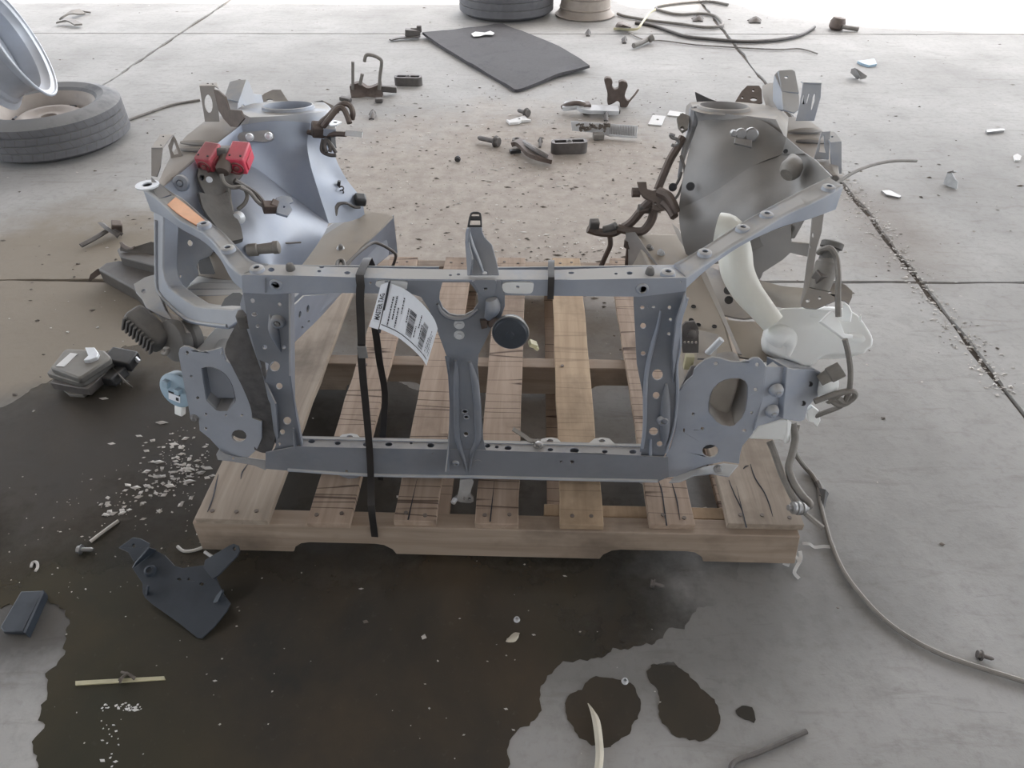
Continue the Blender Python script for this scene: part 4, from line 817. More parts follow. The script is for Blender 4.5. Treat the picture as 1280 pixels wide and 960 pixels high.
MB().lathe(V(279, 212, y=1.29), (-.05, -1, -.45), [(.013, -.03), (.015, 0), (.012, .006), (.005, .008)], 14).obj('cable_boot', M['brown'], car)
def wires(name, lst, mt, r):
    for pts in lst: MB().tube([V(a, b, y=y) for a, b, y in pts], r, 8).obj(name, M[mt], car)
wires('wire', [[(277, 218, 1.28), (280, 228, 1.27), (289, 234, 1.27), (303, 234, 1.28), (309, 243, 1.28), (306, 254, 1.27), (297, 262, 1.26)], [(286, 234, 1.27), (287, 250, 1.26), (291, 270, 1.24)], [(300, 234, 1.27), (312, 240, 1.275), (322, 252, 1.27), (333, 260, 1.27)]], 'cable', .0042)
wires('loom', [[(293, 226, 1.29), (310, 236, 1.30), (322, 245, 1.295), (330, 255, 1.285), (338, 262, 1.28)]], 'cable_dark', .006)
MB().box(V(337, 259, y=1.27), (.026, .02, .02), (.3, .2, .5)).box(V(343, 256, y=1.275), (.014, .02, .014), (.2, .5, .1)).obj('torn_plug', M['brown'], car, bevel=.002)
MB().sheet([(345, 247), (353, 244), (364, 246), (367, 252), (362, 254), (366, 262), (360, 270), (346, 266)], P3((345, 247, 1.29), (364, 246, 1.31), (352, 270, 1.26)), .008, [hole(355, 258.5, 1.2)]).obj('bracket', M['primer'], car, bevel=.0015)
MB().sheet([(286, 299), (292, 284), (297, 282), (300, 288), (304, 289), (306, 294), (301, 297), (294, 302)], P3((286, 299, 1.2), (297, 282, 1.24), (300, 297, 1.2)), .004, [hole(294.5, 287, 2), hole(302, 292.5, 2.6)]).obj('earth_tab', M['primer'], car, bevel=.001)
MB().lathe(V(299, 272, y=1.23), (-.1, -1, .4), [(.013, 0), (.013, .006), (.009, .012), (.003, .013)], 16).obj('bolt', M['alu'], car)
MB().lathe(V(312.5, 292, y=1.24), (-.1, -1, .4), [(.007, 0), (.006, .004), (.002, .006)], 12).obj('bolt', M['steel'], car)
MB().tube([V(302, 291, y=1.22), V(318, 299, y=1.24), V(345, 304, y=1.26), V(376, 303, y=1.3)], .002, 6).obj('wire', M['cable_dark'], car)
MB().lathe(V(309, 313, y=1.18), (1, .15, .05), [(.010, 0), (.0125, .004), (.0125, .02), (.010, .022), (.011, .05), (.013, .052), (.013, .062), (.009, .064)], 16).obj('washer_jet', M['cable'], car)
MB().sheet([(250, 262), (259, 258), (268, 262), (270, 280), (276, 290), (268, 294), (256, 280)], P3((250, 262, 1.25), (268, 262, 1.27), (268, 294, 1.2)), .01, [], 1).obj('grommet_plate', M['rubber'], car, bevel=.002)
MB().lathe(V(262, 224.5, y=1.26), (0, -1, .4), [(.006, 0), (.006, .003), (.001, .0035)], 12).obj('bolt', M['alu'], car)
MB().sheet([(238, 310), (266, 306), (280, 320), (276, 350), (242, 352)], P3((238, 310, 1.33), (280, 320, 1.30), (250, 350, 1.27)), .004).obj('wheel_liner', M['black'], op)
MB().sheet([(296, 172), (300, 165), (320, 164), (336, 162), (343, 168), (342, 175), (330, 178), (316, 176), (302, 179)], P3((296, 172, 1.452), (336, 162, 1.485), (316, 177, 1.455)), .004, [], 1).obj('strut_strap', M['primer_dark'], apL)
for q in ((312, 171.5), (336, 170)): MB().lathe(V(*q, y=1.45), (0, -1, .3), [(.008, -.004), (.008, .004), (.005, .007), (.001, .0075)], 12).obj('bolt', M['alu'], apL)
MB().patch([[V(249, 240, y=1.235), V(268, 244, y=1.25), V(284, 240, y=1.26)], [V(254, 260, y=1.21), V(272, 262, y=1.22), V(290, 262, y=1.23)], [V(268, 280, y=1.19), V(284, 282, y=1.2), V(300, 280, y=1.21)], [V(286, 302, y=1.16), V(296, 300, y=1.17), V(304, 298, y=1.18)]], 4, 4, .01).obj('harness_tray', M['rubber'], car)
for q, y in (((226, 229), 1.24),):
    MB().lathe(V(*q, y=y), (0, -1, .3), [(.016, -.004), (.015, .003), (.012, .004), (.007, .004), (.006, 0)], 16).lathe(V(*q, y=y), (0, -1, .3), [(.006, 0), (.005, .006), (.001, .0065)], 10).obj('rubber_plug', M['primer_dark'], apL)
# left tower side clutter: bent pipes, clips, rods
wires('bent_pipe', [[(394, 166, 1.55), (401, 154, 1.55), (410, 146, 1.55), (422, 134, 1.56), (431, 129.5, 1.56), (438, 133, 1.56), (441, 141, 1.55), (440, 148.5, 1.55)], [(404, 158, 1.54), (412, 148, 1.54), (422, 136, 1.55), (429, 136, 1.55), (434, 145, 1.54), (437, 154, 1.53)]], 'brown', .0065)
wires('rod', [[(385, 165, 1.56), (402, 169, 1.55), (420, 167.5, 1.54), (432, 168, 1.53)]], 'brown', .006)
MB().ribbon([V(432, 166, y=1.53), V(442, 167, y=1.525), V(453, 168.5, y=1.52)], .012, .003, Vector((0, .6, .8)), 3).obj('white_tab', M['tape'], car)
MB().sheet([(408, 154), (418, 150), (427, 152), (421, 156), (412, 157), (410, 155.5)], P3((408, 154, 1.55), (427, 152, 1.56), (412, 157, 1.53)), .003, [hole(419, 153, 3, 1)]).obj('pipe_clip', M['alu'], car)
MB().box(V(398, 162, y=1.55), (.03, .03, .03), (.3, .2, .4)).obj('pipe_block', M['brown'], car, bevel=.005)
MB().box(V(412, 163.5, y=1.55), (.028, .02, .02), (.1, .2, .2)).obj('pipe_block', M['primer'], car, bevel=.002)
wires('clip_leg', [[(404, 174, 1.53), (402, 186, 1.52), (405, 191, 1.515), (413, 194, 1.51), (420, 194, 1.51)], [(409, 175, 1.53), (413, 184, 1.52), (412, 190, 1.515)], [(410, 176, 1.53), (416, 184, 1.52), (420, 191, 1.515)], [(408, 173, 1.525), (406, 183, 1.52), (408, 191, 1.51)]], 'cable_dark', .0045)
MB().sheet([(413, 168), (419, 168), (420, 182), (421, 185), (417, 184), (414, 176)], P3((413, 168, 1.54), (419, 168, 1.55), (418, 185, 1.53)), .02).obj('pipe_clip', M['black'], car)
MB().box(V(423, 238, y=1.56), (.007, .008, .05), (0, .25, 0)).obj('comb_clip', M['black'], car)
for k in range(4): MB().tube([V(424, 234 + k * 4.6, y=1.55), V(428, 233 + k * 4.6, y=1.55), V(429.5, 236 + k * 4.6, y=1.55), V(427, 238 + k * 4.6, y=1.55)], .0018, 6).obj('clip_hook', M['cable_dark'], car)
MB().box(V(450.5, 249.5, y=1.57), (.028, .03, .022), (.2, .2, .3)).obj('grommet', M['black'], car, bevel=.005)
wires('hose', [[(417, 270, 1.5), (418, 261, 1.51), (424, 255, 1.52), (433, 254, 1.53), (443, 259, 1.54), (450, 259, 1.55)]], 'cable_dark', [.011, .010, .0045, .0035, .0035, .0035])
# right tower: studs, pads, drain trumpet, holes
for q, r in (((926, 167.5), .012), ((939, 168.5), .015), ((917, 166.5), .007)):
    MB().lathe(V(*q, y=1.49), (-.05, -1, .25), [(r, -.006), (r, .004), (r * .8, .007), (r * .3, .0075)], 18).obj('rubber_plug', M['steel'], apR)
MB().sheet([(919, 172), (940, 175), (940, 184), (918, 178.5)], P3((919, 172, 1.475), (940, 175, 1.47), (918, 178, 1.465)), .006).obj('label_plate', M['steel'], apR, bevel=.001)
MB().tube([V(990, 195, y=1.37), V(991, 205, y=1.35), V(988, 213, y=1.33), V(983, 219, y=1.32)], [.007, .019, .022, .014], 12).obj('drain_trumpet', M['cable'], apR)
for q, y in (((982, 189), 1.41), ((863, 233), 1.49), ((841, 234), 1.53), ((917, 200), 1.5)): plug(apR, V(*q, y=y - .012), (-.2, -1, .3), .0085 if q[0] < 900 else .004)
wires('tower_edge_pipe', [[(868, 136, 1.68), (867, 150, 1.66), (864, 165, 1.64), (858, 182, 1.61), (853, 200, 1.58), (849, 222, 1.55)]], 'primer_dark', [.012, .013, .011, .009, .006, .004])
wires('brace_rod', [[(853, 172, 1.62), (845, 187, 1.60), (836, 203, 1.58), (822, 237, 1.55)]], 'brown', .010)
wires('wire', [[(851, 195, 1.58), (856, 212, 1.55), (855, 225, 1.54), (848, 243, 1.52), (842, 250, 1.51)], [(841, 235, 1.53), (847, 228, 1.54), (852, 215, 1.55)]], 'cable_dark', .0035)
wires('hook_clip', [[(843, 170, 1.6), (838, 168, 1.6), (840, 172, 1.6), (846, 174, 1.6), (848, 178, 1.6), (844, 182, 1.6), (839, 181, 1.6)]], 'steel', .004)
MB().sheet([(846, 147), (853, 141), (862, 145), (860, 160), (853, 164), (848, 158)], P3((846, 147, 1.66), (862, 145, 1.66), (853, 164, 1.62)), .008, [hole(853, 160, 2.5)]).obj('pipe_clip', M['cable'], car, bevel=.001)
# brown pipe carrier between the right tower and the bay
wires('carrier_tube', [[(735, 286, 1.55), (748, 290, 1.55), (766, 291, 1.54), (776, 286, 1.54), (790, 277, 1.53), (806, 258, 1.52), (815, 250, 1.52)], [(772, 285, 1.53), (785, 288, 1.525), (802, 289, 1.52), (811, 281, 1.52), (816, 270, 1.52), (818, 255, 1.52)]], 'brown', .011)
wires('carrier_leg', [[(762, 292, 1.55), (763, 306, 1.55), (758, 318, 1.56), (749, 338, 1.58)], [(788, 288, 1.53), (787, 304, 1.53), (785, 320, 1.54), (784, 336, 1.55)]], 'brown', .0068)
MB().lathe(V(786, 304, y=1.53), (0, 0, 1), [(.006, -.012), (.012, -.01), (.012, .01), (.006, .012)], 12).obj('collar', M['brown'], car)
cp = MB().sheet([(796, 227), (808, 227), (809, 236), (816, 238), (823, 236), (829, 240), (831, 250), (830, 262), (822, 264), (815, 262), (816, 252), (804, 246), (800, 241)], P3((796, 227, 1.53), (831, 250, 1.49), (815, 262, 1.48)), .012, [hole(819, 254.5, 1.6)]).obj('carrier_plate', M['brown'], car, bevel=.002)
wires('carrier_arm', [[(824, 240, 1.5), (835, 245, 1.48), (842, 256, 1.46), (846, 266, 1.45)], [(830, 253, 1.49), (838, 261, 1.47), (843, 271, 1.45)], [(790, 240.5, 1.53), (800, 240.5, 1.53)], [(798, 262, 1.52), (810, 260, 1.52)]], 'brown', [.012, .011, .010, .008])
MB().box(V(743, 280, y=1.55), (.024, .02, .022), (.2, 0, .1)).box(V(805, 261, y=1.52), (.03, .018, .018), (.1, .1, .2)).obj('rubber_bush', M['rubber'], car, bevel=.003)
MB().tube([V(755, 287, y=1.545), V(763, 285, y=1.54), V(770, 282, y=1.535)], .010, 10).obj('pipe_sleeve', M['rubber'], car)

# right: washer bottle with neck, strap bracket
PT = P3((970, 385, 1.10), (1085, 400, 1.06), (1000, 445, 1.03))
bot = thing_parent = MB().poly3([PT(*q) for q in chaikin([(962, 408), (968, 395), (974, 385), (1000, 384), (1034, 385.5), (1046, 388), (1055, 384), (1064, 388), (1074, 394), (1084, 408), (1092, 422), (1091, 433), (1084, 437), (1082, 442), (1060, 443), (1036, 443), (1026, 447), (1018, 456), (1006, 459), (994, 452), (975, 446), (958, 438), (957, 422)], 1)], .11).obj('washer_bottle', M['white'], car, 'milky white washer fluid bottle', bevel=.014, seg=4)
MB().tube([V(962, 424, y=1.075), V(968, 421, y=1.07), V(976, 421, y=1.065), V(984, 424, y=1.06), V(987, 434, y=1.05), V(984, 446, y=1.035)], [.012, .022, .024, .020, .012, .006], 14).obj('bottle_bulge', M['white'], bot)
MB().tube([V(985, 394, y=1.105), V(1010, 396, y=1.095), V(1040, 396, y=1.09), V(1060, 394, y=1.09)], [.012, .02, .02, .012], 14).obj('bottle_bulge', M['white'], bot)
MB().tube([V(1058, 420, y=1.05), V(1072, 424, y=1.045), V(1086, 427, y=1.045)], [.012, .014, .009], 12).obj('bottle_bulge', M['white'], bot)
MB().sheet([(1052, 402), (1053, 384), (1055, 378), (1060, 382), (1064, 390), (1062, 402)], P3((1052, 402, 1.04), (1055, 378, 1.06), (1064, 390, 1.04)), .006).sheet([(1074, 402), (1075, 396), (1077, 394), (1077, 402)], PY(1.04), .004).sheet([(1026, 402), (1040, 388), (1050, 402), (1056, 417), (1066, 418), (1066, 424), (1056, 424)], P3((1026, 402, 1.03), (1040, 388, 1.05), (1060, 424, 1.02)), .008).obj('bottle_lug', M['white'], bot, bevel=.002)
MB().tube([V(897, 288, y=1.2), V(909, 292, y=1.19), V(918, 315, y=1.16), V(922, 340, y=1.13), V(934, 364, y=1.11), V(950, 384, y=1.09), V(966, 404, y=1.07)], [.034, .034, .032, .0305, .0275, .024, .0215], 20, 5).obj('filler_neck', M['neck'], bot, 'cream filler neck')
MB().poly3([P3((937, 548, .99), (986, 526, .985), (983, 553, .985))(*q) for q in ((934, 549), (947, 530), (975, 525), (986, 525.5), (987, 536), (983, 554), (974, 551), (940, 550))], .09).obj('bottle_sump', M['white'], bot, bevel=.006, seg=3)
MB().sheet([(984, 524), (990, 528), (987, 553), (982, 555), (984, 540)], P3((984, 524, .985), (990, 528, .99), (983, 555, .98)), .01).obj('sump_flange', M['white'], bot, bevel=.002)
PS = P3((1016, 272, 1.19), (1030, 272, 1.19), (1005, 385, 1.12))
sb = MB().sheet([(1016, 268), (1030, 266), (1027, 290), (1021, 310), (1017, 336), (1010, 360), (1006, 376), (1001, 380), (1005, 360), (1010, 325), (1013, 300)], PS, .004, [hole(1016.5, 294, 1.3, 3), hole(1013, 308.5, 1, 2)]).obj('strap_bracket', M['primer_dusty'], car, bevel=.001)
MB().sheet([(1009, 362), (1015, 337), (1020, 338), (1020, 352.5), (1034, 354), (1050, 353.4), (1057, 356), (1065.6, 364), (1065, 372), (1061, 380), (1056, 376), (1048, 374), (1034, 380), (1020, 386), (1008, 385), (1001, 382)], P3((1009, 362, 1.11), (1060, 362, 1.09), (1020, 386, 1.07)), .004, [hole(1009.5, 376, 2.3), hole(1024.5, 372.5, 1.9), hole(1037, 365.5, 2.4, 1.4)]).obj('foot_plate', M['primer_dusty'], sb, bevel=.001)
# pump / hose end beside the strap bracket
pp = MB().lathe(V(1036, 318, y=1.12), (.25, .5, .8), [(.012, -.03), (.015, -.01), (.015, .01), (.020, .012), (.020, .022), (.017, .024)], 16).obj('washer_pump', M['rubber'], car, 'dark washer pump')
MB().lathe(V(1030, 342, y=1.10), (.2, .5, .8), [(.018, -.03), (.02, -.01), (.02, .02), (.012, .03)], 16).obj('pump_body', M['cable'], pp)
MB().box(V(1027, 346, y=1.09), (.025, .02, .02), (.2, .1, .3)).obj('pump_plug', M['blackmetal'], pp, bevel=.002)
def hose(name, pts, mt, r, lab=None): return MB().tube([V(a, b, y=y) for a, b, y in pts], r, 8).obj(name, M[mt], car, lab)
hose('washer_hose', [(1023, 316, 1.12), (1030, 311, 1.11), (1039, 311, 1.10), (1046, 324, 1.09), (1048, 345, 1.06), (1047.5, 370, 1.04), (1048, 396, 1.02)], 'cable', .0052)
hose('washer_hose', [(1056, 424, 1.01), (1060, 440, 1.0), (1063, 462, .99), (1062, 485, .985), (1057, 500, .985), (1050, 508, .99), (1030, 516, .995), (1020, 520, 1.0)], 'cable', .0052)
hose('wire', [(1036, 500, .98), (1050, 492, .98), (1062, 489, .98), (1068, 490, .98), (1068, 496, .985), (1058, 504, .985), (1048, 506, .985), (1038, 500, .99), (1035, 503, .99)], 'cable', .0055)
hose('wire', [(1018, 502, .97), (1034, 496, .975), (1052, 490, .98), (1066, 488, .985)], 'cable', .0055)
hose('wire', [(1046, 496, .98), (1052, 501, .985), (1058, 503, .985)], 'cable', .006)
cn = MB().lathe(V(1043, 466, y=1.0), (.75, .1, .55), [(.011, -.03), (.013, -.012), (.0155, -.01), (.0155, .014), (.012, .014), (.011, .006)], 12).obj('plug_connector', M['cable'], car)
MB().tube([V(1030, 472, y=1.0), V(1036, 478, y=1.0), V(1032, 492, y=1.0), V(1027, 500, y=1.0)], [.012, .018, .016, .008], 10).obj('plug_body', M['white'], car)
MB().sheet([(1008, 514), (1016, 508), (1024, 514), (1026, 526), (1022, 534), (1017, 529), (1010, 527)], P3((1008, 514, 1.0), (1024, 514, 1.0), (1020, 534, .99)), .012).obj('nozzle_clip', M['white'], car, bevel=.002)
hose('antenna_cable', [(1006, 253, 1.2), (1030, 240, 1.24), (1050, 226, 1.3), (1072, 213, 1.36), (1095, 205, 1.42), (1120, 201, 1.46), (1145, 201, 1.5)], 'cable', .0035)

# ------------------------------------------------------------------ straps and paper tag
def P3z(a, b, c):                                  # plane through three (px, py, z)
    A, B, Cc = (V(q[0], q[1], z=q[2]) for q in (a, b, c)); n = (B - A).cross(Cc - A).normalized()
    def f(px, py):
        d = FW + RT * ((px - 640) / FPX) - UP * ((py - 480) / FPX)
        return CAM + d * ((A - CAM).dot(n) / d.dot(n))
    return f
def prism(px, zt, zb, b=None):
    b = b or MB(); t = [V(*q, z=zt) for q in px]; n = len(t)
    return b.add(t + [Vector((p.x, p.y, zb)) for p in t], [tuple(range(n)), tuple(reversed(range(n, 2 * n)))] + [(i, (i + 1) % n, (i + 1) % n + n, i + n) for i in range(n)])
xs = V(450, 347, y=.946).x
st = thing('steel_strap', 'long black strap over the left of the upper crossbar, tying frame to pallet', 'strap', V(463, 660, y=.835))
MB().ribbon([Vector((xs + .006, 1.01, .60)), Vector((xs + .004, 1.0, .632)), Vector((xs + .002, .975, .6325)), Vector((xs, .947, .6315)), Vector((xs, .9425, .615)), V(450, 375, y=.941), V(452, 425, y=.938), V(452, 452, y=.937), V(457, 505, y=.937), V(461.5, 556, y=.936), V(463.5, 596, y=.935), V(464, 632, y=.834), V(466.5, 655, y=.833), V(468.5, 671, y=.833)], .0138, .0014, k=2).obj('front_band', M['strap'], st)
MB().ribbon([V(468, 404, y=.93), V(471, 425, y=.94), V(475, 455, y=.96), V(481, 490, y=.985), V(479.5, 530, y=1.0), V(477, 570, y=1.01), V(476, 600, y=1.0)], .0125, .0014, k=3).obj('rear_band', M['strap'], st)
MB().box(V(453, 440, y=.934), (.0165, .004, .026)).obj('seal', M['steel'], st, 'grey crimp seal', bevel=.001)
x2 = V(689, 350, y=.946).x
tag(MB().ribbon([Vector((x2 + .002, 1.004, .60)), Vector((x2 + .001, 1.0, .633)), Vector((x2, .975, .6325)), Vector((x2, .947, .6325)), Vector((x2, .9445, .615)), Vector((x2, .9435, .593))], .0105, .0014, k=2).obj('steel_strap', M['strap']),
    'short dark strap wrapped round the right of the upper crossbar', 'strap')
tg = thing('paper_tag', 'white paper tag with two barcodes hanging from the strap', 'tag', V(485, 400, y=.93))
KA = catmull([V(488, 354, y=.938), V(508, 363, y=.93), V(528, 380, y=.915), V(542, 398, y=.90), V(547, 411, y=.892)], 6)
KB = catmull([V(474, 411, y=.91), V(496, 421, y=.90), V(514, 435, y=.885), V(527, 448, y=.875), V(533, 457, y=.868)], 6)
def pap(u, v, h=0.0):
    n = len(KA) - 1; t = min(max(u, 0), .9999) * n; i = int(t); w = t - i
    a0, a1, b0, b1 = KA[i], KA[i + 1], KB[i], KB[i + 1]
    p = b0.lerp(b1, w).lerp(a0.lerp(a1, w), v); nn = (a1 - a0).cross(b0 - a0).normalized()
    if nn.dot(CAM - p) < 0: nn = -nn
    return p + nn * h
MB().patch([[a for a in KA], [a.lerp(b, .5) for a, b in zip(KA, KB)], [b for b in KB]], 1, 2, .0005).obj('tag_sheet', M['paper'], tg)
S0, S1, S2, S3 = V(463, 405, y=.918), V(473.5, 408.5, y=.914), V(485.5, 352.5, y=.938), V(476, 356, y=.94)
def stub(u, v, h=0.):
    p = S0.lerp(S1, u).lerp(S3.lerp(S2, u), v); nn = (S1 - S0).cross(S3 - S0).normalized()
    if nn.dot(CAM - p) < 0: nn = -nn
    return p + nn * h
stb = MB().poly3([stub(0, 0), stub(1, 0), stub(1, 1), stub(0, 1)], .0005).obj('tag_stub', M['paper'], tg)
MB().poly3([stub(-.05, -.07, .001), stub(1.0, -.06, .001), stub(1.03, .10, .001), stub(-.02, .10, .001)], .0008).obj('tag_end', M['paper'], stb)
MB().poly3([stub(1.06, -.12, .001), stub(1.34, -.12, .001), stub(1.30, 1.02, .001), stub(1.04, 1.0, .001)], .001).obj('band_edge', M['ink'], stb)
def lettering(body, f, u0, du, v0, dv, name, par, bold=0):
    cu = bpy.data.curves.new('lettering', 'FONT'); cu.body = body; cu.size = 1; cu.resolution_u = 2; cu.offset = bold
    o = bpy.data.objects.new('lettering', cu); COL.objects.link(o); bpy.context.view_layer.update()
    me = o.to_mesh(); vs = [v.co.copy() for v in me.vertices]; fs = [tuple(p.vertices) for p in me.polygons]; o.to_mesh_clear()
    bpy.data.objects.remove(o); bpy.data.curves.remove(cu)
    x1 = max(v.x for v in vs); y1 = max(v.y for v in vs)
    return MB().add([f(u0 - v.y / y1 * du, v0 + v.x / x1 * dv, .0007) for v in vs], fs).obj(name, M['ink'], par)
lettering('MASTER TAG', stub, .86, .6, .14, .62, 'printed_title', stb, .02)
sh = tg.children[0]
def bars(u0, u1, v0, v1, seed):
    r = random.Random(seed); b = MB(); v = v0
    while v < v1:
        w = r.choice((.008, .014, .022)); b.add([pap(u0, v, .0006), pap(u1, v, .0006), pap(u1, v + w, .0006), pap(u0, v + w, .0006)], [(0, 1, 2, 3)]); v += w + r.choice((.008, .012, .018))
    b.obj('barcode', M['ink'], sh)
bars(.36, .46, .18, .72, 1); bars(.60, .70, .16, .72, 2)
r = random.Random(4); b = MB()                     # lines of print too small to read, as fine broken rules
for u, v0, v1 in ((.10, .14, .74), (.145, .30, .80), (.19, .16, .60), (.24, .50, .84), (.33, .40, .70), (.485, .24, .50), (.53, .50, .80), (.575, .30, .60), (.76, .20, .55), (.80, .30, .72), (.85, .24, .70), (.90, .2, .44)):
    v = v0
    while v < v1:
        w = r.uniform(.012, .05); b.add([pap(u, v, .0006), pap(u + .016, v, .0006), pap(u + .016, v + w, .0006), pap(u, v + w, .0006)], [(0, 1, 2, 3)]); v += w + r.uniform(.008, .02)
for k in range(24): b.add([pap(.02 + k * .037, .10, .0006), pap(.02 + k * .037 + .037, .10, .0006), pap(.02 + k * .037 + .037, .118, .0006), pap(.02 + k * .037, .118, .0006)], [(0, 1, 2, 3)])
b.obj('fine_print', M['ink'], sh)

# ------------------------------------------------------------------ cables and hose at the right of the pallet
G = lambda a, b, z=0.: V(a, b, z=z)
cb = thing('ground_cable', 'long grey-brown cable running from the frame across the floor to the right edge', 'cable', G(1040, 690))
MB().tube([V(997, 530, y=1.0), V(993, 548, y=.99), V(992, 562, y=.985), G(1003, 580, .03), G(1016, 595, .006), G(1024, 610, .006), G(1026, 630, .006), G(1032, 655, .006), G(1040, 682, .006), G(1055, 715, .006), G(1078, 746, .006), G(1106, 775, .006), G(1140, 799, .006), G(1180, 819, .006), G(1230, 836, .006), G(1300, 858, .006)], [.0055] * 6 + [.0048] * 10, 8, 5).obj('sheath', M['cable'], cb)
MB().tube([G(1022, 603, .006), G(1026, 612, .006), G(1027, 622, .006)], .008, 8).obj('taped_joint', M['cable_dark'], cb)
MB().patch([[G(1024, 610, .012), G(1032, 612, .02), G(1036, 617, .01)], [G(1026, 622, .012), G(1031, 622, .014), G(1033, 626, .004)], [G(1026, 638, .004), G(1028, 639, .006), G(1029, 640, .003)]], 2, 2, .002).obj('loose_tape', M['black'], cb)
hs_ = thing('hose', 'grey hose ending in a threaded metal fitting on the right corner of the pallet', 'hose', V(1000, 640, z=.125))
MB().tube([V(991, 528, y=1.0), V(994, 548, y=.985), V(990, 568, y=.96), V(986, 585, y=.94), V(992, 604, y=.92), V(1003, 620, y=.90), V(1012, 630, y=.885), V(1008, 635, y=.88), V(1001, 637, y=.875)], [.0075] * 4 + [.0085] * 3 + [.006, .006], 10).obj('tube', M['cable'], hs_)
MB().tube([V(962, 552, y=.985), V(968, 566, y=.965), V(978, 595, y=.93), V(990, 620, y=.90), V(996, 630, y=.885), V(1008, 643, y=.865), V(1028, 660, y=.84)], [.007, .007, .0065, .0065, .006, .0055, .0065], 8).obj('wire_lead', M['cable'], hs_)
ax = (V(984, 634, y=.872) - V(1004, 635, y=.876)).normalized(); p = V(1004, 635.5, y=.874)
MB().lathe(p, ax, [(.004, -.012), (.006, -.008), (.012, 0), (.0135, .004), (.0115, .006), (.014, .009), (.014, .014), (.0105, .016), (.0125, .019), (.0125, .023), (.006, .025), (.006, .033), (.003, .034)], 16).obj('fitting', M['steel'], hs_, 'threaded bright metal fitting')
w = MB().ribbon([G(1003, 679, .004), G(1012, 680, .006), G(1018, 684, .003), G(1030, 683, .005), G(1044, 684, .003)], .007, .0012, Vector((0, 1, .3)), 3)
tag(w.obj('plastic_scrap', M['tape']), 'white plastic string on the floor crossing the long cable', 'string')
w = MB().ribbon([G(1000, 689, .02), G(1001, 698, .008), G(996, 708, .004), G(993, 716, .004), G(999, 723, .003)], .007, .0012, Vector((1, .2, .3)), 3).ribbon([G(990, 690, .02), G(996, 697, .008), G(999, 703, .005)], .005, .0012, Vector((1, .2, .3)), 3).ribbon([G(986, 693, .012), G(984, 702, .005), G(982, 707, .003)], .013, .0012, Vector((1, 0, .2)), 3)
tag(w.obj('plastic_scrap', M['tape']), 'torn white plastic shreds dangling at the right pallet corner', 'string')

# ------------------------------------------------------------------ loose parts left of the frame
ecu = thing('engine_control_module', 'dirty aluminium control box with broken plug lying on wet floor at left', 'car part', G(100, 478))
prism([(62, 459), (66, 455), (80, 437), (85, 435.5), (130, 437.5), (138, 445), (136, 449), (102, 471), (97, 472.5)], .072, .05).obj('cover', M['ecu'], ecu, bevel=.005, seg=3)
prism([(58, 466), (79, 442), (84, 440), (133, 442), (142, 448), (140, 452), (104, 477), (97, 478)], .052, .034).obj('body', M['ecu'], ecu, bevel=.003)
prism([(62, 478), (84, 456), (118, 456), (136, 462), (110, 486), (100, 485)], .034, .01).obj('base', M['blackmetal'], ecu, bevel=.002)
prism([(70, 457), (88, 441), (97, 442), (80, 458)], .0735, .072).obj('sticker', M['card'], ecu)
MB().poly3([V(*q, z=.082) for q in ((106, 434), (118, 434), (123, 441), (121, 446), (112, 450), (104, 450), (110, 444))], .012).obj('clamp', M['alu'], ecu, bevel=.002)
MB().box(G(153, 449, .04), (.075, .05, .035), (.1, .1, -.15)).obj('plug', M['black'], ecu, bevel=.004)
MB().box(G(143, 470, .02), (.05, .055, .028), (0, -.2, -.3)).obj('plug', M['black'], ecu, bevel=.004)
for k in range(6): MB().tube([G(136 + k * 2, 455 + k * 2, .035), G(142 + k * 3, 462 + k * 3, .02 + .004 * (k % 3)), G(140 + k * 5, 476 + (k * 7) % 9, .005)], .0025, 6).obj('wire', M['cable_dark'], ecu)
MB().tube([G(168, 446, .045), G(174, 452, .035)], .006, 6).obj('terminal', M['alu'], ecu)
prism([(78, 486), (92, 484), (110, 489), (104, 494), (86, 493)], .01, .001).obj('tab', M['ecu'], ecu, bevel=.001)
# black plastic channel
ch = thing('plastic_duct', 'dark plastic channel piece on the floor behind the left lamp brace', 'car part', G(160, 378))
prism([(122, 336), (132, 328), (150, 325), (196, 336), (205, 376), (180, 374), (166, 360)], .055, .002).obj('box_body', M['duct'], ch, bevel=.006)
prism([(146, 312), (150, 309), (196, 320), (206, 345), (196, 333), (150, 321)], .085, .05).obj('flange', M['duct'], ch, bevel=.003)
MB().poly3([P3z((151, 303, .11), (190, 303, .11), (170, 322, .075))(*q) for q in ((151, 303), (157, 306), (163, 310), (167, 309), (189, 302), (198, 305), (204, 326), (150, 313))], .004).obj('upper_panel', M['duct'], ch)
MB().poly3([P3z((151, 303, .115), (158, 312, .10), (166, 309, .11))(*q) for q in ((149, 303), (152, 302.5), (158, 307.5), (164, 309.5), (168, 307.5), (166, 311), (158, 312), (152, 309))], .003).obj('torn_edge', M['brown'], ch)
MB().poly3([P3z((111, 349, .03), (130, 335, .05), (126, 345, .03))(*q) for q in ((110.5, 350), (113, 343), (122, 336), (131, 335), (129, 341), (122, 345), (113, 352))], .004).obj('torn_edge', M['brown'], ch)
jt = thing('clamp_tool', 'small rusty clamp with a long rod on the floor above the dark channel', 'tool', G(135, 300))
MB().tube([G(101, 307, .012), G(118, 298, .016), G(136, 287, .02)], .008, 8).obj('rod', M['blackmetal'], jt)
MB().patch([[G(122, 278, .03), G(127, 277.5, .035), G(131, 279, .03)], [G(130, 286, .03), G(135, 284, .04), G(139, 286, .03)], [G(146, 296, .012), G(150, 293, .014), G(153, 294, .01)]], 3, 3, .008).obj('jaw', M['blackmetal'], jt)
MB().box(G(146, 283, .03), (.035, .035, .035), (.2, .3, .5)).obj('knuckle', M['brown'], jt, bevel=.004)
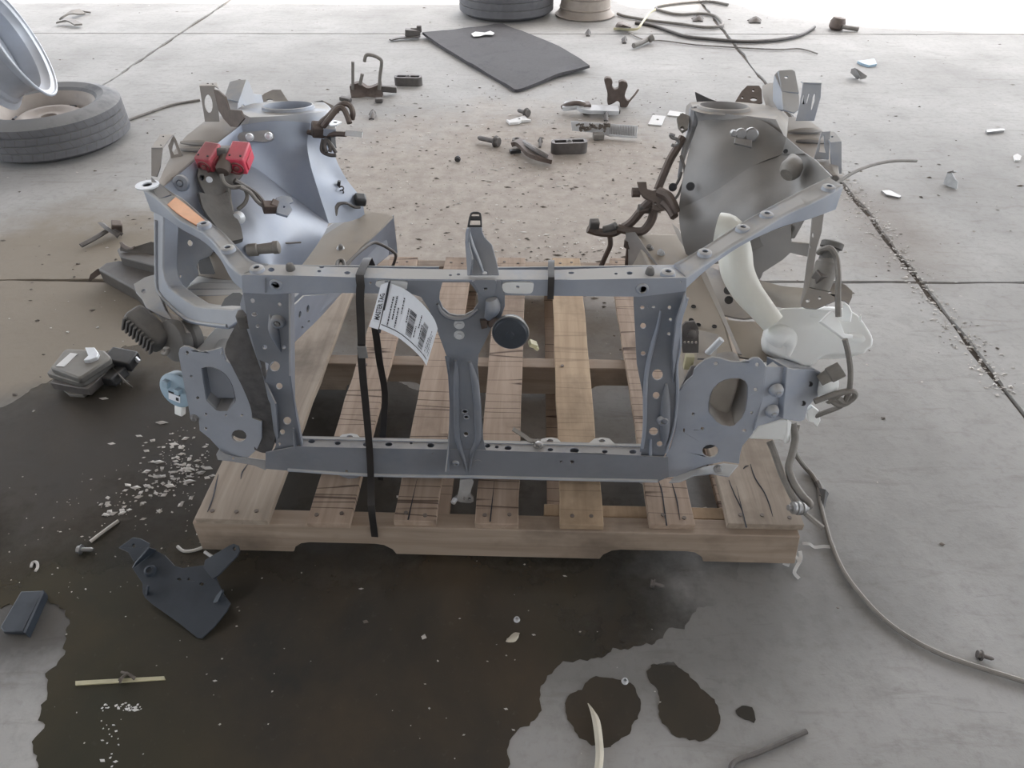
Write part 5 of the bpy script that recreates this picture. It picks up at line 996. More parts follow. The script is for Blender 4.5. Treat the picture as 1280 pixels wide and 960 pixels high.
# black bracket in the puddle
br = thing('bracket', 'black metal bracket with two arms lying in the puddle before the pallet', 'car part', G(225, 760))
Pm = P3z((195, 689, .055), (258, 708, .05), (251, 798, .006))
MB().sheet([(166, 711), (195, 688), (206, 694), (218, 707), (228, 710), (256, 706), (262, 700), (272, 716), (270, 722), (276, 736), (281, 745), (288, 754), (283, 764), (268, 783), (252, 798), (246, 797), (224, 779), (190, 755), (181, 747), (178, 740), (178, 729)], Pm, .004, [hole(224, 724, 2.6, 1.6), hole(236, 724, 1.6), hole(252, 730, 2.8, 2)]).obj('plate', M['black_blue'], br, bevel=.001)
MB().sheet([(148, 684.5), (166, 671.5), (176, 673), (187, 679), (186, 685), (172, 699), (167, 702), (160, 690)], P3z((148, 684, .05), (166, 671, .055), (172, 699, .045)), .004, [hole(167, 682, 2, 2.4)]).obj('left_tab', M['black_blue'], br, bevel=.001)
MB().sheet([(166, 711), (170, 704), (185, 687), (187, 685), (196, 688)], P3z((166, 711, .045), (186, 686, .075), (196, 688, .055)), .004).obj('folded_edge', M['black_blue'], br, bevel=.001)
MB().sheet([(254, 710), (256, 700), (286, 682), (292, 679.5), (298, 682), (299.5, 688), (296, 695), (274, 718), (266, 724)], P3z((256, 708, .055), (292, 680, .075), (274, 718, .055)), .004, [hole(293, 686, 1.8, 2.6)]).obj('right_arm', M['black_blue'], br, bevel=.001)
MB().lathe(G(187, 713, .052), (0, -.3, 1), [(.012, -.004), (.010, .003), (.006, .004), (.005, .001)], 16).obj('dimple', M['black_blue'], br)
MB().sheet([(266, 753), (270, 745), (277, 737), (277.5, 740), (272, 752), (267, 754)], P3z((266, 753, .028), (277, 737, .06), (272, 752, .04)), .004).obj('flap', M['black_blue'], br)
MB().sheet([(181, 745), (183, 732), (185, 733), (184, 742), (182, 747)], P3z((181, 745, .02), (184, 732, .055), (184, 742, .035)), .003).obj('flap', M['black_blue'], br)
for q in ((194, 692, .03), (240, 750, .02)): MB().cyl(Vector((Pm(*q[:2]).x, Pm(*q[:2]).y, 0)), Pm(*q[:2]) - Vector((0, 0, .004)), .008, 8).obj('spacer', M['black_blue'], br)
ps = thing('plastic_strip', 'short blue-black channel strip at the left edge on a dry patch', 'scrap', G(28, 765))
prism([(4, 789), (0, 784), (26, 739), (54, 738), (29, 790)], .012, .001).obj('strip', M['black_blue'], ps, bevel=.002)
prism([(29, 790), (54, 737), (55, 741), (32, 791)], .02, .001).obj('raised_edge', M['black_blue'], ps)
ls = thing('flat_stick', 'flat cream-coloured stick with a twist of dark debris, lower left in puddle', 'scrap', G(150, 850))
prism([(94, 851), (205, 845), (206.5, 849.5), (94, 856.5)], .004, .001).obj('stick', M['yellow'], ls, bevel=.0006)
for k, (a, b) in enumerate((((152, 840), (169, 847)), ((149, 850), (160, 842)), ((150, 853), (154, 846)), ((158, 841), (168, 849)))):
    MB().tube([G(*a, .006), G((a[0] + b[0]) / 2, (a[1] + b[1]) / 2 - 1, .014), G(*b, .006)], .0024, 6).obj('debris', M['chipdark'], ls)
lf = MB().patch([[G(734.5, 879, .004), G(735, 879, .004), G(735.6, 879, .004)], [G(738, 890, .006), G(740, 888, .008), G(742, 887, .006)], [G(741, 905, .006), G(745.5, 903, .011), G(750, 901, .006)], [G(744, 930, .006), G(749, 929, .012), G(754, 928, .006)], [G(744, 950, .006), G(749.5, 950, .012), G(754.5, 950, .006)], [G(740, 975, .005), G(745, 976, .01), G(750, 977, .005)], [G(732, 1000, .003), G(735, 1000, .005), G(738, 1000, .003)]], 3, 4, .0012)
tag(lf.obj('leaf', M['leaf']), 'long curled dry leaf in the round puddle, bottom centre', 'leaf')
lf = MB().patch([[G(632, 802, .003), G(633, 800, .004), G(634, 799, .003)], [G(637, 803, .003), G(639, 797, .006), G(642, 791, .003)], [G(644, 802, .003), G(646, 797, .006), G(649, 791, .003)], [G(648, 797, .003), G(648.7, 794, .004), G(649.5, 791, .003)]], 3, 3, .0012)
tag(lf.obj('leaf', M['leaf']), 'small pale leaf scrap just below a nut in the puddle', 'leaf')
def nut(px, py, label):
    p = G(px, py, .001); b = MB().lathe(p, (0, 0, 1), [(.0062, 0), (.0066, .001), (.0052, .0016), (.0052, .0055), (.0042, .006), (.0028, .006), (.0026, .0005)], 12)
    return tag(b.obj('nut', M['alu'], bevel=0), label, 'nut', 'loose nuts in the puddle area')
nut(646, 775, 'loose steel nut above the small leaf scrap in the puddle'); nut(781, 852, 'loose steel nut beside the round puddle under the long leaf')
def screw(px, py, ax, ln, label, r=.005, mt='blackmetal', name='bolt', grp=None):
    p = G(px, py, r * 1.3); a = Vector((cos(ax), sin(ax), -.02))
    b = MB().lathe(p, a, [(r * .6, -r), (r * 1.3, -r), (r * 1.3, -r * .1), (r * 1.7, 0), (r * 1.7, r * .3), (r * .7, r * .4), (r * .7, ln), (r * .4, ln + r * .6)], 10)
    return tag(b.obj(name, M[mt]), label, 'bolt', grp)
screw(817, 730, -.25, .018, 'dark bolt on the damp floor right of the puddle, below the pallet', .006)
screw(101, 687, .05, .022, 'pale headed screw in the puddle left of the black bracket', .0065, 'steel')
screw(1226, 819, -.3, .018, 'dark bolt lying beside the long cable at the right edge', .006)
screw(620, 177, 2.6, .09, 'long bolt with a flange head on dusty ground left of the curved pedal-like arm', .016, 'blackmetal')
screw(696 - 38, 141, 2.4, .05, 'stubby dark bolt on the ground left of the alloy lever, above the torn shim', .014, 'blackmetal')
screw(572, 199, 1.6, .03, 'short upright-looking dark screw on the dirt between the towers', .008, 'black')
def rod(pts, r, mt, name, label, cat, k=4):
    return tag(MB().tube([G(*q) for q in pts], r, 7, k).obj(name, M[mt]), label, cat)
rod([(916, 968, .005), (914, 958, .006), (922, 950, .006), (945, 942, .005), (975, 929, .005), (1008, 914, .005)], .0045, 'cable_dark', 'bent_rod', 'thin bent dark rod at the bottom right edge of the floor', 'rod')
rod([(113, 677, .004), (130, 664, .006), (148, 651, .004)], .0038, 'chip', 'twig', 'thin pale twig in the puddle at left, above the screw', 'twig')
rod([(222, 683, .004), (230, 689, .005), (243, 688, .006), (254, 684, .005)], .0035, 'chip', 'twig', 'curved pale twig beside the pallet corner and black bracket', 'twig')
rod([(256, 690, .03), (267, 697, .03)], .0035, 'tape', 'twig', 'short white sliver caught on the black bracket', 'twig')
rod([(39, 709, .003), (41, 703, .004), (46, 703, .004), (47, 709, .003), (44, 714, .003)], .0028, 'chip', 'wire_scrap', 'tiny curled pale wire scrap in puddle, far left', 'scrap')

# ------------------------------------------------------------------ wheels and tyres
def tyre_mesh(R, w, rin, n=64, grooves=3):
    h = w / 2; pr = [(rin, -h * .62), (rin + .02, -h * .86), (rin + (R - rin) * .45, -h), (R - .035, -h * .93), (R - .012, -h * .78)]
    z = -h * .70
    step = h * 1.4 / (grooves + 1)
    for k in range(grooves):
        c = -h * .70 + step * (k + 1); pr += [(R, c - step + .006 if k else -h * .7), (R, c - .004), (R - .008, c - .0025), (R - .008, c + .0025), (R, c + .004)]
    pr += [(R, h * .70), (R - .012, h * .78), (R - .035, h * .93), (rin + (R - rin) * .45, h), (rin + .02, h * .86), (rin, h * .62), (rin - .006, 0), (rin, -h * .62)]
    return pr
tw = thing('tyre_and_wheel', 'dusty tyre on a steel wheel lying flat at the left edge', 'tyre', (-2.20, 3.08, 0))
c0 = Vector((-2.20, 3.08, .095))
MB().lathe(c0, (0, 0, 1), tyre_mesh(.315, .185, .20), 64).obj('tyre', M['tire'], tw, sharp=25)
gm = MB()
for k in range(46):                                # cross sipes between the circumferential grooves
    a = 2 * pi * k / 46
    for z0, z1, da in ((-.062, -.036, .03), (-.028, -.004, -.03), (.004, .028, .03), (.036, .062, -.03)):
        p0 = c0 + Vector((cos(a) * .3156, sin(a) * .3156, z0)); p1 = c0 + Vector((cos(a + da) * .3156, sin(a + da) * .3156, z1))
        d = Vector((-sin(a), cos(a), 0)) * .0016; gm.add([p0 - d, p0 + d, p1 + d, p1 - d], [(0, 1, 2, 3)])
g_ = gm.obj('tread_sipes', M['rubber'], tw); g_['kind'] = 'stuff'
wh = MB().lathe(c0, (0, 0, 1), [(.206, .062), (.21, .066), (.205, .068), (.196, .06), (.186, .045), (.178, .01), (.165, -.002), (.14, .018), (.115, .032), (.095, .03), (.075, .018), (.045, .016), (.034, .02), (.032, -.01), (.05, -.02), (.17, -.03), (.20, -.05)], 56, True).obj('wheel', M['rimbrown'], tw)
for k in range(10):
    a = 2 * pi * k / 10 + .1; MB().box(c0 + Vector((cos(a) * .152, sin(a) * .152, .012)), (.012, .030, .012), (0, .6, a)).obj('vent_hole', M['black'], wh)
# bare rim leaning on it
nz = Vector((.90, .33, .25)).normalized(); cr = V(24, 50, y=3.03)
rimp = [(.223, 0), (.228, -.004), (.228, -.010), (.220, -.014), (.205, -.018), (.200, -.030), (.186, -.045), (.182, -.10), (.190, -.135), (.204, -.145), (.206, -.158), (.222, -.165), (.227, -.172), (.221, -.178), (.214, -.172), (.200, -.160), (.196, -.142), (.184, -.13), (.176, -.10), (.180, -.045), (.194, -.03), (.199, -.014), (.214, -.008), (.218, -.001), (.223, 0)]
rm = MB().lathe(cr, nz, rimp, 64).obj('barrel', M['rimsteel'], None)
rm['label'] = 'bare silver wheel rim leaning upright on the flat tyre at left'; rm['category'] = 'wheel'; rm.name = 'wheel_rim'
MB().lathe(cr, nz, [(.178, -.118), (.15, -.135), (.12, -.13), (.08, -.145), (.04, -.145), (.034, -.150), (.08, -.152), (.15, -.142), (.18, -.126)], 48).obj('wheel_disc', M['rimsteel'], rm)
t2 = thing('tyre', 'big dusty tyre lying flat at the top edge behind the dark mat', 'tyre', (-.20, 5.60, 0))
c1 = Vector((-.20, 5.60, .105))
MB().lathe(c1, (0, 0, 1), tyre_mesh(.345, .205, .21, 64, 2), 64).obj('tyre_casing', M['tire'], t2, sharp=25)
MB().lathe(c1, (0, 0, 1), [(.208, .07), (.214, .076), (.20, .07), (.185, .02), (.15, .03), (.10, .04), (.05, .03), (.05, .0), (.18, -.02), (.2, -.07)], 48, True).obj('wheel', M['rimbrown'], t2)
r2 = MB().lathe((.375, 5.545, .0), (0, 0, 1), [(.20, .0), (.215, .004), (.218, .012), (.205, .018), (.19, .035), (.182, .05), (.188, .06), (.182, .066), (.176, .12), (.186, .128), (.184, .15), (.205, .165), (.207, .178), (.212, .186), (.204, .188), (.196, .178), (.178, .15), (.168, .12), (.172, .05), (.195, .01), (.20, 0)], 56)
tag(r2.obj('wheel_rim', M['rimbrown']), 'brownish bare rim standing flat right of the big tyre', 'wheel')

# ------------------------------------------------------------------ dark mat with scraps
mt = MB().patch([[G(528, 41, .03), G(560, 38, .02), G(595, 33.5, .016), G(628, 30, .016)], [G(556, 60, .022), G(592, 54, .016), G(632, 47, .016), G(662, 43, .016)], [G(592, 82, .018), G(625, 74, .016), G(668, 64, .016), G(698, 58, .016)], [G(622, 99, .016), G(654, 90, .016), G(696, 79, .018), G(722, 72, .03)], [G(640, 110, .018), G(652, 111, .016), G(700, 92, .024), G(737, 83, .03)]], 5, 4, .015)
for p_ in mt.v: p_.z += noise.noise(Vector((p_.x * 7, p_.y * 7, 2))) * .006 + .003
tag(mt.obj('mat', M['mat']), 'dark grey carpet mat lying crumpled on the concrete before the big tyre', 'mat')
pb = MB().sheet([(589, 42), (594, 39.5), (606, 40.5), (613, 38.5), (618, 41), (616, 43.5), (606, 43), (600, 45), (592, 45.5)], PZ(.03), .002)
tag(pb.obj('paper_scrap', M['card']), 'small white crumpled paper on the far end of the mat', 'paper')
cp_ = thing('broken_clip', 'broken dark plastic clip at the far left corner of the mat', 'scrap', G(515, 47))
MB().ribbon([G(488, 50, .01), G(498, 47.5, .014), G(512, 46.5, .014), G(524, 46, .02)], .035, .008, Vector((0, 1, 0)), 3).obj('strip', M['blackmetal'], cp_)
MB().box(G(516, 41, .035), (.10, .05, .04), (0, .1, .1)).box(G(524, 36, .06), (.03, .03, .04)).box(G(518, 37, .05), (.05, .02, .02)).obj('housing', M['blackmetal'], cp_, bevel=.004)

# ------------------------------------------------------------------ loose parts on the far concrete
hk = thing('hook_bracket', 'greasy bracket with two upright hooked rods standing on dirty concrete', 'car part', G(460, 122))
def up(px, py, y): return V(px, py, y=y)
yb = G(460, 120).y
MB().tube([up(441, 112, yb), up(441, 95, yb), up(441, 77, yb)], .008, 8).obj('rod', M['cable'], hk)
MB().tube([up(474, 112, yb), up(475, 95, yb), up(477, 78, yb), up(474, 73, yb), up(465, 69, yb), up(458, 69, yb), up(456, 74, yb), up(455.5, 77, yb)], .009, 8).obj('hooked_rod', M['cable'], hk)
MB().tube([up(450, 106, yb), up(453, 92, yb)], .009, 8).obj('stub', M['cable'], hk)
MB().patch([[up(437, 108, yb), up(448, 104, yb), up(458, 110, yb), up(466, 109, yb), up(476, 104, yb)], [up(438, 116, yb), up(448, 114, yb), up(458, 118, yb), up(466, 117, yb), up(477, 115, yb)], [up(439, 121, yb - .03), up(448, 122, yb - .03), up(458, 124, yb - .03), up(468, 123, yb - .03), up(477, 122, yb - .03)]], 3, 3, .03).obj('body', M['brown'], hk)
for q_, sz, ro_ in ((G(484, 111, .03), (.10, .03, .03), (0, .1, .1)), (G(432, 124, .012), (.06, .03, .02), (0, .1, -.3)), (G(474, 125, .012), (.04, .03, .02), (0, 0, 0))): MB().box(q_, sz, ro_).obj('lug', M['blackmetal'], hk, bevel=.004)
def trough(px_c, wpx, L, w, h, yaw, label):
    c = G(*px_c); t = thing('rubber_block', label, 'car part', c); R = Euler((0, 0, yaw)).to_matrix(); o = MB()
    n = 10; out = []
    for sx in (1, -1):
        for k in range(n): a = -pi / 2 + pi * k / (n - 1); out.append((sx * (L / 2 - w / 2 + cos(a) * w / 2), sx * sin(a) * w / 2))
    hs2 = []
    for s0, s1 in ((-.40, -.08), (.08, .40)): hs2.append([(L * s0, -w * .28), (L * s1, -w * .28), (L * s1, w * .28), (L * s0, w * .28)])
    top = [c + R @ Vector((x, y, h)) for x, y in out]
    o.poly3(top, h * .6, [[c + R @ Vector((x, y, h)) for x, y in q] for q in hs2])
    o.poly3([c + R @ Vector((x, y, h * .4)) for x, y in out], h * .4)
    b = o.obj('body', M['blackmetal'], t)
    MB().lathe(c + Vector((0, 0, h)), (0, 0, 1), [(w * .18, -.001), (w * .18, .004), (w * .1, .004), (w * .1, 0)], 12).obj('stud_hole', M['rubber'], b)
trough((511, 106), 36, .155, .055, .045, -.03, 'long dark rubber block with two slots, right of the hook bracket')
trough((711, 190), 44, .165, .055, .05, .12, 'long dark rubber block with two slots, beside the curved pedal arm')
cr_ = thing('curved_arm', 'curved dirty pedal-like arm on the ground left of a slotted block', 'car part', G(665, 190))
MB().ribbon([G(640, 180, .02), G(648, 178, .03), G(656, 183, .03), G(664, 191, .028), G(676, 196, .028), G(690, 199, .02)], .05, .02, Vector((.5, .8, 0)), 4).obj('arm', M['brown'], cr_, bevel=.003)
MB().tube([G(654, 178, .03), G(662, 183, .045), G(672, 189, .05), G(684, 196, .035)], .012, 8).obj('edge', M['blackmetal'], cr_)
MB().lathe(G(646, 177, .025), (0, 0, 1), [(.022, -.01), (.022, .012), (.012, .014), (.010, .0)], 12).obj('eye', M['blackmetal'], cr_)
MB().box(G(644, 189, .008), (.05, .02, .014), (0, 0, .3)).obj('lug', M['black'], cr_)
aw = thing('alloy_arm', 'bright cast alloy lever lying on the concrete before the X-shaped bracket', 'tool', G(740, 137))
MB().ribbon([G(705, 133, .025), G(716, 132, .035), G(724, 131, .04), G(732, 136, .035), G(745, 137, .03), G(773, 138, .025)], .05, .022, Vector((.1, .9, .2)), 4).obj('arm', M['alu'], aw, bevel=.003)
MB().tube([G(703, 134, .02), G(712, 130, .045), G(724, 129, .055), G(734, 134, .04)], .012, 8).obj('upper_jaw', M['brown'], aw)
MB().box(G(733, 135, .03), (.04, .06, .05), (0, 0, .1)).obj('knuckle', M['brown'], aw, bevel=.006)
MB().box(G(754, 139.5, .006), (.17, .022, .02), (0, 0, 0)).obj('dark_edge', M['blackmetal'], aw)
yx = G(770, 134).y
xb = MB().poly3([V(a, b, y=yx) for a, b in chaikin([(755, 100), (758, 97), (764, 98), (766, 102), (765, 108), (768, 112), (773, 111), (774, 106), (773, 103), (778, 101), (784, 103), (785, 108), (782, 115), (781, 121), (784, 126), (788, 126), (784, 134), (779, 136), (775, 134), (775, 129), (772, 126), (766, 130), (760, 132), (759, 127), (760, 118), (757, 108)], 1)], .03)
xb.tube([V(786, 127, y=yx), V(793, 119, y=yx + .02), V(798, 112, y=yx + .05)], .006, 6)
tag(xb.obj('x_bracket', M['brown'], bevel=.003), 'dark brown X-shaped bracket standing upright behind the alloy lever', 'car part')
pt = thing('metal_tray', 'shiny ribbed metal plate strip with bits of dirt, right of centre', 'scrap', G(757, 165))
MB().sheet([(713.5, 151), (797, 157), (796, 172.5), (761, 170), (748, 166), (715, 163)], P3z((713, 151, .05), (797, 157, .05), (755, 169, .012)), .004).obj('plate', M['alu'], pt, bevel=.001)
MB().sheet([(761, 168), (796, 171), (796, 173), (761, 171)], P3z((761, 168, .02), (796, 171, .02), (780, 173, .006)), .003).obj('lip', M['alu'], pt)
rr = MB()
for k in range(16): a = 763 + k * 2.05; rr.tube([P3z((713, 151, .053), (797, 157, .053), (755, 169, .015))(a, 156.5 + k * .12), P3z((713, 151, .053), (797, 157, .053), (755, 169, .015))(a - .5, 168 + k * .12)], .002, 5, 1)
rr.obj('ribs', M['steel'], pt)['kind'] = 'stuff'
r = random.Random(9); dm = MB()
for k in range(26):
    p = P3z((713, 151, .058), (797, 157, .058), (755, 169, .02))(r.uniform(722, 760), r.uniform(155, 165)); dm.box(p, (r.uniform(.008, .03), r.uniform(.006, .015), .008), (r.random(), r.random(), r.random() * 3))
dm.obj('dirt', M['chipdark'], pt)['kind'] = 'stuff'
MB().box(G(748, 170, .014), (.05, .04, .025), (0, 0, .1)).obj('clip', M['cable'], pt, bevel=.003)
def flatpiece(px, label, name='card', mtx='card', z=.006, hl=None, cat='card'):
    b = MB().sheet(px, PZ(z), z - .001, [hole(*hl)] if hl else [])
    return tag(b.obj(name, M[mtx]), label, cat)
flatpiece([(816, 143.5), (832, 145), (827, 156.5), (810, 155)], 'white card with a dot in the middle, lying right of the metal plate', hl=(822, 149.5, 1.8, 1))
flatpiece([(837, 138), (857, 141), (855, 146), (834, 143.5)], 'second white card, close to the right tower', hl=(851, 142.5, 1.4, .8))
flatpiece([(633, 149), (637, 150), (656, 144), (659, 148), (664, 149.5), (652, 150.5), (648, 152.5), (637, 153.5), (635, 151)], 'pale thin shim plate with torn ends beside a bolt', 'shim_plate', 'card', .012, (649, 148.5, 1.6, .8), 'scrap')
flatpiece([(1072, 76), (1081, 75), (1093, 73), (1096, 80), (1086, 81.5), (1078, 79)], 'light blue crumpled wrapper on the far right concrete', 'wrapper', 'sensor', .014, None, 'wrapper')
ch2 = thing('metal_offcut', 'folded grey metal offcut just below the blue wrapper', 'scrap', G(1073, 97))
MB().sheet([(1063, 91), (1064, 86), (1068, 85), (1075, 97), (1072, 100)], P3z((1063, 91, .02), (1066, 85, .06), (1074, 99, .004)), .004).obj('left_leaf', M['steel'], ch2)
MB().sheet([(1068, 85), (1071, 86), (1084, 95), (1082, 98), (1075, 99.5)], P3z((1068, 85, .06), (1084, 95, .03), (1075, 100, .003)), .004).obj('right_leaf', M['primer_dusty'], ch2)
o2 = MB().sheet([(1179, 229), (1184, 216), (1189, 215), (1194, 224), (1197, 227), (1196, 236), (1186, 234)], P3z((1179, 229, .004), (1186, 215, .05), (1196, 236, .004)), .004).sheet([(1184, 216), (1192, 214), (1196, 215), (1190, 217)], P3z((1184, 216, .05), (1196, 215, .045), (1190, 214, .06)), .003)
tag(o2.obj('metal_offcut', M['steel']), 'dull grey metal offcut on the floor at far right, lower one', 'scrap')
flatpiece([(1233, 162), (1255, 160.5), (1256, 162.5), (1234, 165)], 'thin grey metal strip near the right edge', 'metal_strip', 'steel', .012, None, 'scrap')
flatpiece([(1267, 194), (1272, 192), (1277, 195), (1275, 200), (1269, 200)], 'small white scrap at the right edge', 'paper_scrap', 'card', .008, None, 'paper')
flatpiece([(1102, 238), (1112, 237.5), (1127, 245), (1124, 246.5), (1108, 243)], 'short bent sliver of metal right of the right arm', 'metal_sliver', 'steel', .008, None, 'scrap')
ft = thing('rubber_lump', 'round tan rubber lump on a short stalk at top right', 'scrap', G(1047, 35))
MB().lathe(G(1044, 37, .0), (.1, 0, 1), [(.035, 0), (.05, .015), (.052, .05), (.04, .075), (.01, .08)], 20).obj('cap', M['brown'], ft)
MB().tube([G(1052, 33, .03), G(1062, 35, .02), G(1073, 36.5, .015)], .014, 8).obj('stalk', M['cable'], ft)
def twotab(px1, px2, label):
    t = thing('trim_clip', label, 'scrap', G(*px1[0]))
    MB().ribbon([G(a, b, .02 + .012 * (i == 1)) for i, (a, b) in enumerate(px1)], .05, .01, Vector((0, 1, 0)), 3).obj('upper_strip', M['cable'], t)
    MB().ribbon([G(a, b, .02 + .012 * (i == 1)) for i, (a, b) in enumerate(px2)], .05, .01, Vector((0, 1, 0)), 3).obj('lower_strip', M['cable'], t)
    MB().tube([G(103, 14, .02), G(108, 15, .012), G(113, 15.5, .01)], .006, 6).obj('pin', M['cable'], t)
twotab([(76, 23), (88, 17), (103, 14.5)], [(71, 28), (86, 25), (98, 31)], 'pair of bent grey trim strips on far concrete above the rim')
# air hoses top right
tag(MB().tube([G(772, 17, .012), G(780, 20, .012), G(790, 22, .012), G(815, 26, .012), G(850, 30, .012), G(880, 34, .012), G(900, 33, .012), G(903, 28, .012), G(894, 20, .012), G(876, 17, .012), G(850, 18, .012), G(832, 15, .012), G(820, 9, .012), G(850, 4, .012), G(886, 2, .012), G(910, 6, .012)], .010, 8, 5).obj('air_hose', M['cable']), 'coiled grey air hose at the top edge, right of the tyre', 'hose')
tag(MB().tube([G(794, 28.6, .010), G(806, 30, .010), G(820, 33, .012), G(840, 40, .012), G(860, 46, .012), G(890, 49, .012), G(930, 52, .012), G(970, 50, .012), G(1000, 44, .012), G(1018, 34, .012)], .011, 8, 5).obj('air_hose', M['cable_dark']), 'dark hose curving over the far floor joint from the brown plug', 'hose')
tag(MB().tube([G(784, 40, .008), G(806, 50, .008), G(830, 51, .008), G(870, 56, .008), G(915, 59, .008), G(950, 61, .008), G(975, 62, .008), G(1000, 61, .008), G(1022, 67, .008)], .0045, 6, 5).obj('thin_wire', M['cable']), 'thin wire lying across the far floor below the hoses', 'wire')
pl2 = thing('hose_plug', 'brown plug end with pale ring at the start of the dark hose', 'plug', G(780, 32))
MB().patch([[G(769, 33, .01), G(772, 28, .03), G(778, 26, .03)], [G(774, 34, .03), G(779, 31, .06), G(784, 29, .03)], [G(784, 35, .01), G(788, 34, .03), G(790, 32.5, .01)]], 3, 3, .012).obj('plug', M['brown'], pl2)
MB().tube([G(767, 36, .012), G(775, 36, .012), G(786, 37, .012), G(797, 36, .02), G(801, 31, .032), G(806, 24, .036), G(812, 16, .036), G(819, 12, .036)], .008, 7).obj('ring', M['yellow'], pl2)
gl = MB().tube([G(792, 57, .02), G(800, 54, .022), G(812, 48, .025)], .016, 8).lathe(G(813, 48.5, .03), (.7, .2, .4), [(.018, -.012), (.022, 0), (.02, .02), (.01, .024)], 12)
tag(gl.obj('valve_stem', M['cable']), 'short grey tube with a collar on far concrete below the dark hose', 'scrap')
rod([(250 - 92, 151, .006), (180, 143, .006), (215, 131, .006), (250, 125, .006)], .006, 'cable', 'thin_wire', 'thin wire on concrete between the flat tyre and left tower', 'wire')
for k, (a, b, w_, h_, lab) in enumerate(((749, 22, 10, 5, 'dark scrap lump beside the brown rim'), (872, 26, 14, 4, 'flat dark scrap under the coiled hose'), (943, 28, 16, 4, 'curved dark strip on the bright far floor'), (466, 147, 8, 5, 'dark plastic clip piece below the hook bracket'), (757, 149, 6, 4, 'small dark lump above the metal plate'), (675, 182, 4, 4, 'tiny dark nut left of slotted block'), (600, 40, 0, 0, ''), (780, 53, 6, 3, 'small dark lump left of the valve stem'), (735, 44, 5, 3, 'small dark lump on the joint right of the mat'))):
    if not w_: continue
    s_ = (G(a + w_ / 2, b) - G(a - w_ / 2, b)).length; p = G(a, b, .0)
    bb = MB().patch([[p + Vector((-s_ / 2, .02, .004)), p + Vector((0, .035, .015)), p + Vector((s_ / 2, .02, .004))], [p + Vector((-s_ / 2.2, 0, .012)), p + Vector((.1 * s_, 0, .035)), p + Vector((s_ / 2, 0, .01))], [p + Vector((-s_ / 2, -.03, .004)), p + Vector((0, -.035, .01)), p + Vector((s_ / 2.4, -.03, .004))]], 3, 3, .006)
    tag(bb.obj('scrap_piece', M['blackmetal']), lab, 'scrap')

# ------------------------------------------------------------------ grit, chips and shards nobody could count
from mathutils.bvhtree import BVHTree
bpy.context.view_layer.update()
_v, _f = [], []
for o in SC.objects:
    if o.type != 'MESH' or o.name.split('.')[0] in ('slab', 'floor', 'ceiling', 'added_back_wall', 'puddle'): continue
    k = len(_v); mw = o.matrix_world
    if min((mw @ Vector(c)).z for c in o.bound_box) > .03: continue
    _v += [mw @ v.co for v in o.data.vertices]; _f += [tuple(k + i for i in p.vertices) for p in o.data.polygons]
NEAR = BVHTree.FromPolygons(_v, _f); TAKEN = {}
def free(x, y, s, own):                                 # no chip inside a thing or another chip
    if NEAR.find_nearest(Vector((x, y, .003)), s * 2.6 + .003)[0] is not None: return False
    h = NEAR.ray_cast(Vector((x, y, .001)), Vector((0, 0, 1)), .03)
    if h[0] is not None: return False
    cx, cy = int(x * 20), int(y * 20)
    for i in (-1, 0, 1):
        for j in (-1, 0, 1):
            for a, b, t, w in TAKEN.get((cx + i, cy + j), ()):
                if w != own and (a - x) ** 2 + (b - y) ** 2 < (2.3 * (s + t)) ** 2: return False
    TAKEN.setdefault((cx, cy), []).append((x, y, s, own)); return True
def scatter(name, mat, n, f, smin, smax, seed, flat=.45):
    r = random.Random(seed); b = MB(); k = tries = 0
    while k < n and tries < n * 8:
        tries += 1; q = f(r); x, y = q; s = (smin + (smax - smin) * r.random() ** 2.2) ; a = r.uniform(0, 2 * pi); e = r.uniform(1, 2.8)
        if not free(x, y, s, name): continue
        pts = [Vector((x + cos(a + t) * s * (e if i % 2 else 1), y + sin(a + t) * s, .0013)) for i, t in enumerate((0, 1.9, 3.4, 4.9))]
        b.add(pts + [Vector((x + r.uniform(-.3, .3) * s, y + r.uniform(-.3, .3) * s, .0013 + s * flat * r.uniform(.5, 1.4)))], [(0, 1, 4), (1, 2, 4), (2, 3, 4), (3, 0, 4), (3, 2, 1, 0)]); k += 1
    o = b.obj(name, M[mat], origin=(0, 0, 0)); o['kind'] = 'stuff'; return o
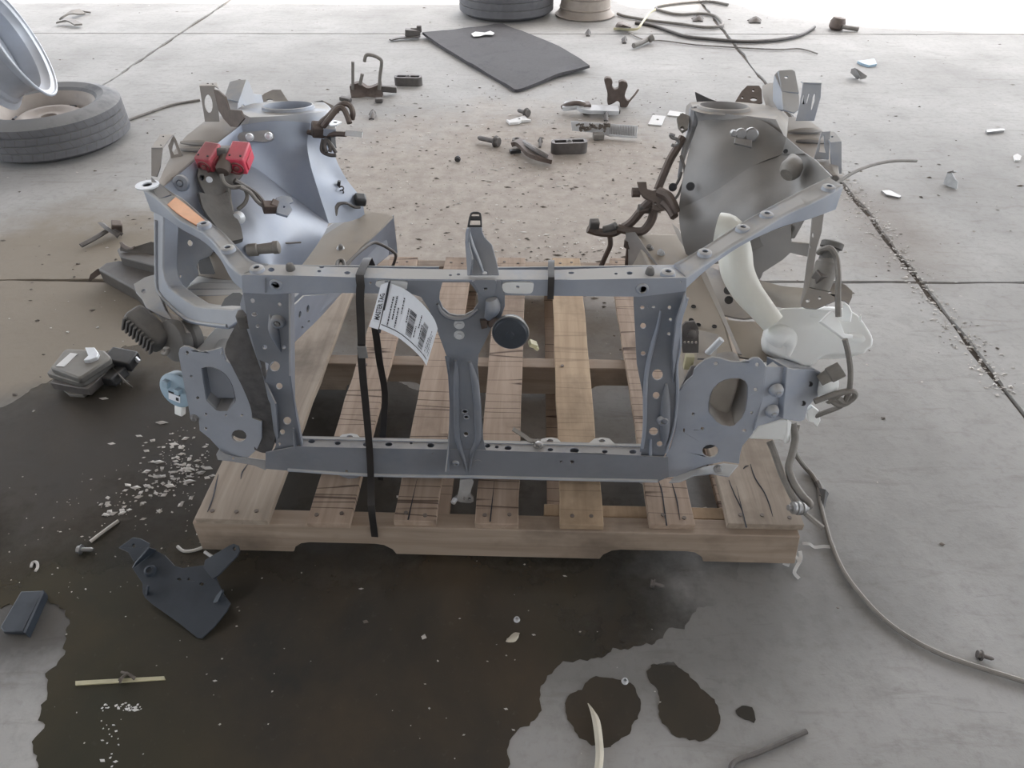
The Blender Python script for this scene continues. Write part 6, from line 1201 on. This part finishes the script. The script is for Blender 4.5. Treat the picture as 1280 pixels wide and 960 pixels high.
def gauss(cx, cy, sx, sy):
    return lambda r: (r.gauss(cx, sx), r.gauss(cy, sy))
def pick(*fs): return lambda r: r.choice(fs)(r)
yard = lambda r: (r.uniform(-3.5, 4.5), r.uniform(1.9, 6.5) if r.random() < .93 else r.uniform(.5, 1.9))
mid = gauss(-.05, 2.55, .75, .65)
heap = gauss(.16, 2.02, .16, .09)
seam = lambda r: (1.30 + r.gauss(0, .03), r.uniform(1.4, 3.0))
tag(scatter('pale_grit', 'chip', 2600, pick(mid, mid, yard, gauss(-.1, 3.1, .7, .35), seam, seam), .0012, .0065, 11), 'fine pale chips and crumbs scattered over the dirty concrete', 'debris')
tag(scatter('dark_grit', 'chipdark', 1700, pick(mid, mid, mid, yard, heap, gauss(.1, 3.2, .8, .4), gauss(-.9, 2.3, .5, .4), seam), .0014, .0075, 12), 'dark soil crumbs scattered over the concrete between the towers', 'debris')
tag(scatter('rubble', 'chip', 90, heap, .004, .018, 13), 'little heap of pale rubble behind the pallet', 'debris')
shard = lambda r: (lambda a, b: (lambda p: (p.x, p.y))(G(a, b)))(r.gauss(215, 26), r.gauss(585, 28))
shard2 = lambda r: (lambda t: (lambda p: (p.x, p.y))(G(255 - 130 * t + r.gauss(0, 10), 575 + 70 * t + r.gauss(0, 9))))(r.random())
tag(scatter('shards', 'chip', 300, pick(shard, shard, shard2), .001, .007, 14, .6), 'pale broken shards on wet floor left of the pallet corner', 'debris')
def on_px(x0, x1, y0, y1): return lambda r: (lambda p: (p.x, p.y))(G(r.uniform(x0, x1), r.uniform(y0, y1)))
tag(scatter('specks', 'chip', 120, pick(on_px(60, 820, 700, 950), on_px(10, 250, 590, 760)), .0008, .0024, 15), 'tiny pale specks lying in the puddle', 'debris')
tag(scatter('froth', 'card', 46, pick(lambda r: (lambda p: (p.x, p.y))(G(r.gauss(138, 7), r.uniform(905, 965))), lambda r: (lambda p: (p.x, p.y))(G(r.uniform(128, 178), r.gauss(884, 3)))), .0012, .0032, 16), 'trail of pale flakes in the puddle at the bottom left', 'debris')
